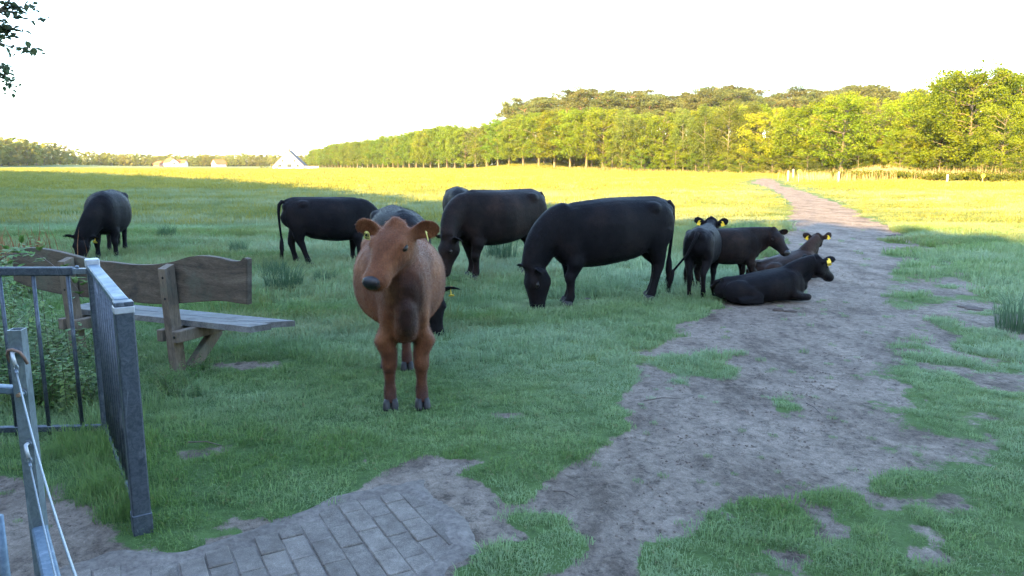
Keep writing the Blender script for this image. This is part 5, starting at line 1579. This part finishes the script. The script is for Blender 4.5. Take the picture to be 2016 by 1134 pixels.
def nettle_variant(seed, H):
    rd = random.Random(seed); mb = MB(); V, Fc = [], []
    for st in range(4):
        bx = Vector((rd.gauss(0, .06), rd.gauss(0, .06), 0)); lean = Vector((rd.gauss(0, .10), rd.gauss(0, .10), 0)); h = H * rd.uniform(.6, 1.05)
        pts = [bx + lean * t * t + Vector((0, 0, h * t - .03)) for t in np.linspace(0, 1, 6)]
        mb.tube(pts, [.004, .0036, .003, .0025, .002, .001], 5, False)
        k = 0; t = .12
        while t < 1:
            p = bx + lean * t * t + Vector((0, 0, h * t - .03)); a = k * 1.57 + rd.uniform(-.3, .3)
            for s in (0, math.pi):
                d = Vector((math.cos(a + s), math.sin(a + s), rd.uniform(-.25, .35))).normalized()
                leafshape(V, Fc, p + d * .008, d, Vector((0, 0, 1)), rd.uniform(.05, .085) * (1.15 - .5 * t), .036 * (1.15 - .5 * t))
            k += 1; t += rd.uniform(.06, .09)
    return mb.mesh('stem', M_STEM), mesh('leaves', [tuple(v) for v in V], Fc, M_NETTLE)
NV = [nettle_variant(s, .45) for s in range(5)]
rd = random.Random(4); nn = 0
for (x0, x1, y0, y1, n_, s0, s1, lab) in ((-120, 110, 640, 790, 38, .8, 1.5, 'leafy nettle growing behind the bars at the far left'), (20, 250, 690, 810, 34, .55, 1.0, 'leafy nettle growing between the railing and the bench'),
                                          (285, 400, 725, 790, 12, .28, .5, 'low nettle at the foot of the right bench post'), (-160, 40, 560, 640, 22, 1.2, 1.9, 'tall nettle standing left of the bench')):
    for _ in range(n_):
        c = P(rd.uniform(x0, x1), rd.uniform(y0, y1)); sm, lm = rd.choice(NV)
        root = thing('nettle', lab, 'plant', (c.x, c.y, hz(c.x, c.y) - .01), rd.uniform(0, 6.28), lab.replace('nettle', 'nettles', 1), rd.uniform(s0, s1))
        link('stem', sm, root); link('leaves', lm, root)
def bramble(pts, seed, label):
    rd = random.Random(seed)
    p0 = Vector(pts[0]); root = thing('bramble', label, 'plant', p0)
    q = [Vector(a) - p0 for a in catmull([tuple(p) for p in pts], 6)]
    MB().tube(q, [.005 - .0035 * i / len(q) for i in range(len(q))], 6, False).build('stem', M_BRIAR, root)
    V, Fc = [], []
    for i in range(3, len(q), 2):
        for _ in range(2):
            d = Vector((rd.gauss(0, 1), rd.gauss(0, .6), rd.uniform(-.1, .8))).normalized()
            base = q[i] + d * .04
            for a in (-.9, 0, .9):
                dd = d.copy(); dd.rotate(Quaternion((0, 0, 1), a)); leafshape(V, Fc, base, dd, Vector((0, 0, 1)), rd.uniform(.045, .07), .034)
    link('leaves', mesh('leaves', [tuple(v) for v in V], Fc, M_NETTLE), root)
bramble([P(-40, 700), D(-10, 560, 5.0), D(20, 515, 5.0), D(45, 488, 5.05)], 1, 'bramble shoot rising left of the bench end')
bramble([P(-60, 740), D(-20, 540, 4.6), D(60, 500, 4.65), D(130, 545, 4.6), D(165, 590, 4.6)], 2, 'arching bramble shoot passing in front of the left bench post')
bramble([P(-90, 720), D(-60, 520, 4.9), D(10, 500, 4.9), D(70, 520, 4.85)], 3, 'bramble shoot behind the top bar at the left edge')
# reddish dry stems far left
x = rg.normal(0, .5, 260); c = P(5, 520); V_, F_ = blades_mesh(c.x + x, c.y + rg.normal(0, .4, 260), np.zeros(260), rg.uniform(.3, .8, 260), .006, rg, .3)
M_RED_STEM = reed_mat('rusty_dock', (.14, .06, .03), (.26, .12, .05), (.34, .2, .10))
tag(link('dry_stems', mesh('dry_stems', V_, F_, M_RED_STEM)), 'rusty dry stems at the left edge behind the bench', 'dry plants', None, 'stuff')

# ------------------------------------------------------------ small things on the track
M_TWIG = simple('twig', (.05, .035, .03), (.12, .09, .07), 30, .8, .3, .002)
M_DUNG = simple('dry_dung', (.035, .022, .016), (.08, .055, .04), 18, .9, .8, .01)
for (a, b, lab) in (((1268, 790), (1340, 786), 'thin dark twig lying on the sand near the turf edge'), ((1588, 795), (1618, 818), 'short pale twig lying on the sand beside a small grass tuft'), ((1090, 968), (1135, 982), 'bent twig on the sand near the pavers'), ((372, 880), (440, 888), 'thin twig lying in the grass right of the railing post')):
    p, q = P(*a), P(*b); m_ = (p + q) / 2 + Vector((0, .01, .012))
    z_ = .03 if 'grass right' in lab else .004
    tag(MB().tube([Vector((0, 0, z_)), m_ - p + Vector((0, 0, z_)), q - p + Vector((0, 0, z_))], [.004, .0035, .002], 6).build('twig', M_TWIG), lab, 'twig').location = p
for k, (px, py, r_, lab) in enumerate(((1540, 610, .10, 'dark cow pat on the sand behind the lying calf'), (1150, 588, .10, 'dried cow pat on the turf beside the front feet of the grazing cow'), (1790, 462, .3, 'dark reddish heap at the right edge of the track in the distance'), (1915, 605, .14, 'dark dropping near the right edge of the track'))):
    c = P(px, py); mb = MB(); rd_ = random.Random(k)
    for _ in range(9): mb.ball((rd_.gauss(0, r_ * .4), rd_.gauss(0, r_ * .4), .0), r_ * rd_.uniform(.3, .6), r_ * rd_.uniform(.3, .6), .014, 6)
    tag(link('cow_pat', mb.mesh('cow_pat', M_DUNG, True), None, (c.x, c.y, hz(c.x, c.y) - .008)), lab, 'cow pat')

# ------------------------------------------------------------ overhanging tree, top left
M_SIL = leafy('alder_leaves', [(.05, .07, .04), (.07, .10, .05), (.10, .13, .06)], .25, .5, 3)
def overhang():
    Y = 5.2
    tb = Vector((-6.2, 5.4, hz(-6.2, 5.4)))
    root = thing('alder_tree', 'tree outside the left edge whose leafy twigs hang into the top left corner', 'tree', tb)
    L = lambda v: v - tb
    MB().tube([Vector((0, 0, -.2)), Vector((.05, 0, 1.5)), Vector((.2, 0, 3.5)), Vector((.1, .1, 6))], [.17, .14, .11, .05], 9).build('trunk', M_BARK, root, True)
    rd = random.Random(9)
    def twig(pts, r0, leaf, spread, n_side=0):
        q = [Vector(a) for a in catmull([tuple(L(p)) for p in pts], 6)]
        mb = MB().tube(q, [max(.0018, r0 * (1 - i / len(q))) for i in range(len(q))], 6, False)
        V, Fc = [], []
        for i in range(2, len(q)):
            for _ in range(leaf):
                if rd.random() < .35: continue
                o = Vector((rd.gauss(0, 1), rd.gauss(0, 1), rd.gauss(0, 1))).normalized() * spread * rd.random()
                d = Vector((rd.gauss(.3, 1), rd.gauss(0, .8), rd.gauss(-.2, .5))).normalized()
                mb.tube([q[i], q[i] + o], [.0018, .001], 4, False)
                leafshape(V, Fc, q[i] + o, d, Vector((rd.gauss(0, .5), rd.gauss(0, .5), 1)).normalized(), rd.uniform(.035, .06), rd.uniform(.028, .042))
        b = mb.build('branch', M_BARK, root)
        link('leaves', mesh('leaves', [tuple(v) for v in V], Fc, M_SIL), b)
    s0 = tb + Vector((.18, .02, 3.3)); s1 = tb + Vector((.2, 0, 3.6))
    twig([s1, D(-120, 60, Y), D(0, 20, Y), D(28, -30, Y)], .03, 1, .05)
    twig([s0, D(-100, 60, Y), D(-20, 78, Y), D(22, 92, Y), D(60, 94, Y), D(76, 98, Y)], .010, 3, .10)
    twig([s0, D(-90, 40, Y), D(0, 24, Y), D(45, 27, Y), D(88, 40, Y)], .010, 2, .06)
    twig([s0, D(-90, 40, Y), D(-5, 50, Y), D(12, 55, Y), D(24, 57, Y)], .007, 5, .09)
    twig([D(5, 22, Y), D(18, 18, Y), D(30, 8, Y), D(45, -10, Y)], .004, 2, .06)
    twig([D(0, 6, Y), D(22, 12, Y), D(50, 16, Y), D(66, 10, Y)], .004, 2, .07)
    twig([s0 + Vector((0, 0, -.5)), D(-90, 140, 6.6), D(-10, 145, 6.6), D(12, 150, 6.6), D(22, 165, 6.6)], .008, 9, .13)
    twig([s0 + Vector((0, 0, -.5)), D(-90, 120, 6.6), D(-20, 135, 6.6), D(4, 135, 6.6), D(20, 132, 6.6)], .008, 5, .1)
overhang()

# ------------------------------------------------------------ morning haze
def haze():
    mb = MB(); x0, x1, y0, y1, z0, z1 = -900, 800, -150, 760, -4.0, 36
    mb.box(((x0 + x1) / 2, (y0 + y1) / 2, (z0 + z1) / 2), x1 - x0, y1 - y0, z1 - z0)
    t = NT('haze_air'); v = t.n('ShaderNodeVolumePrincipled'); v.inputs['Color'].default_value = (.92, .95, 1, 1); v.inputs['Density'].default_value = .0001; v.inputs['Anisotropy'].default_value = 0.0
    t.l(v.outputs[0], t.out.inputs['Volume'])
    o = mb.build('haze', t.m); tag(o, 'thin pale morning haze over the meadow', 'haze', None, 'stuff')
haze()
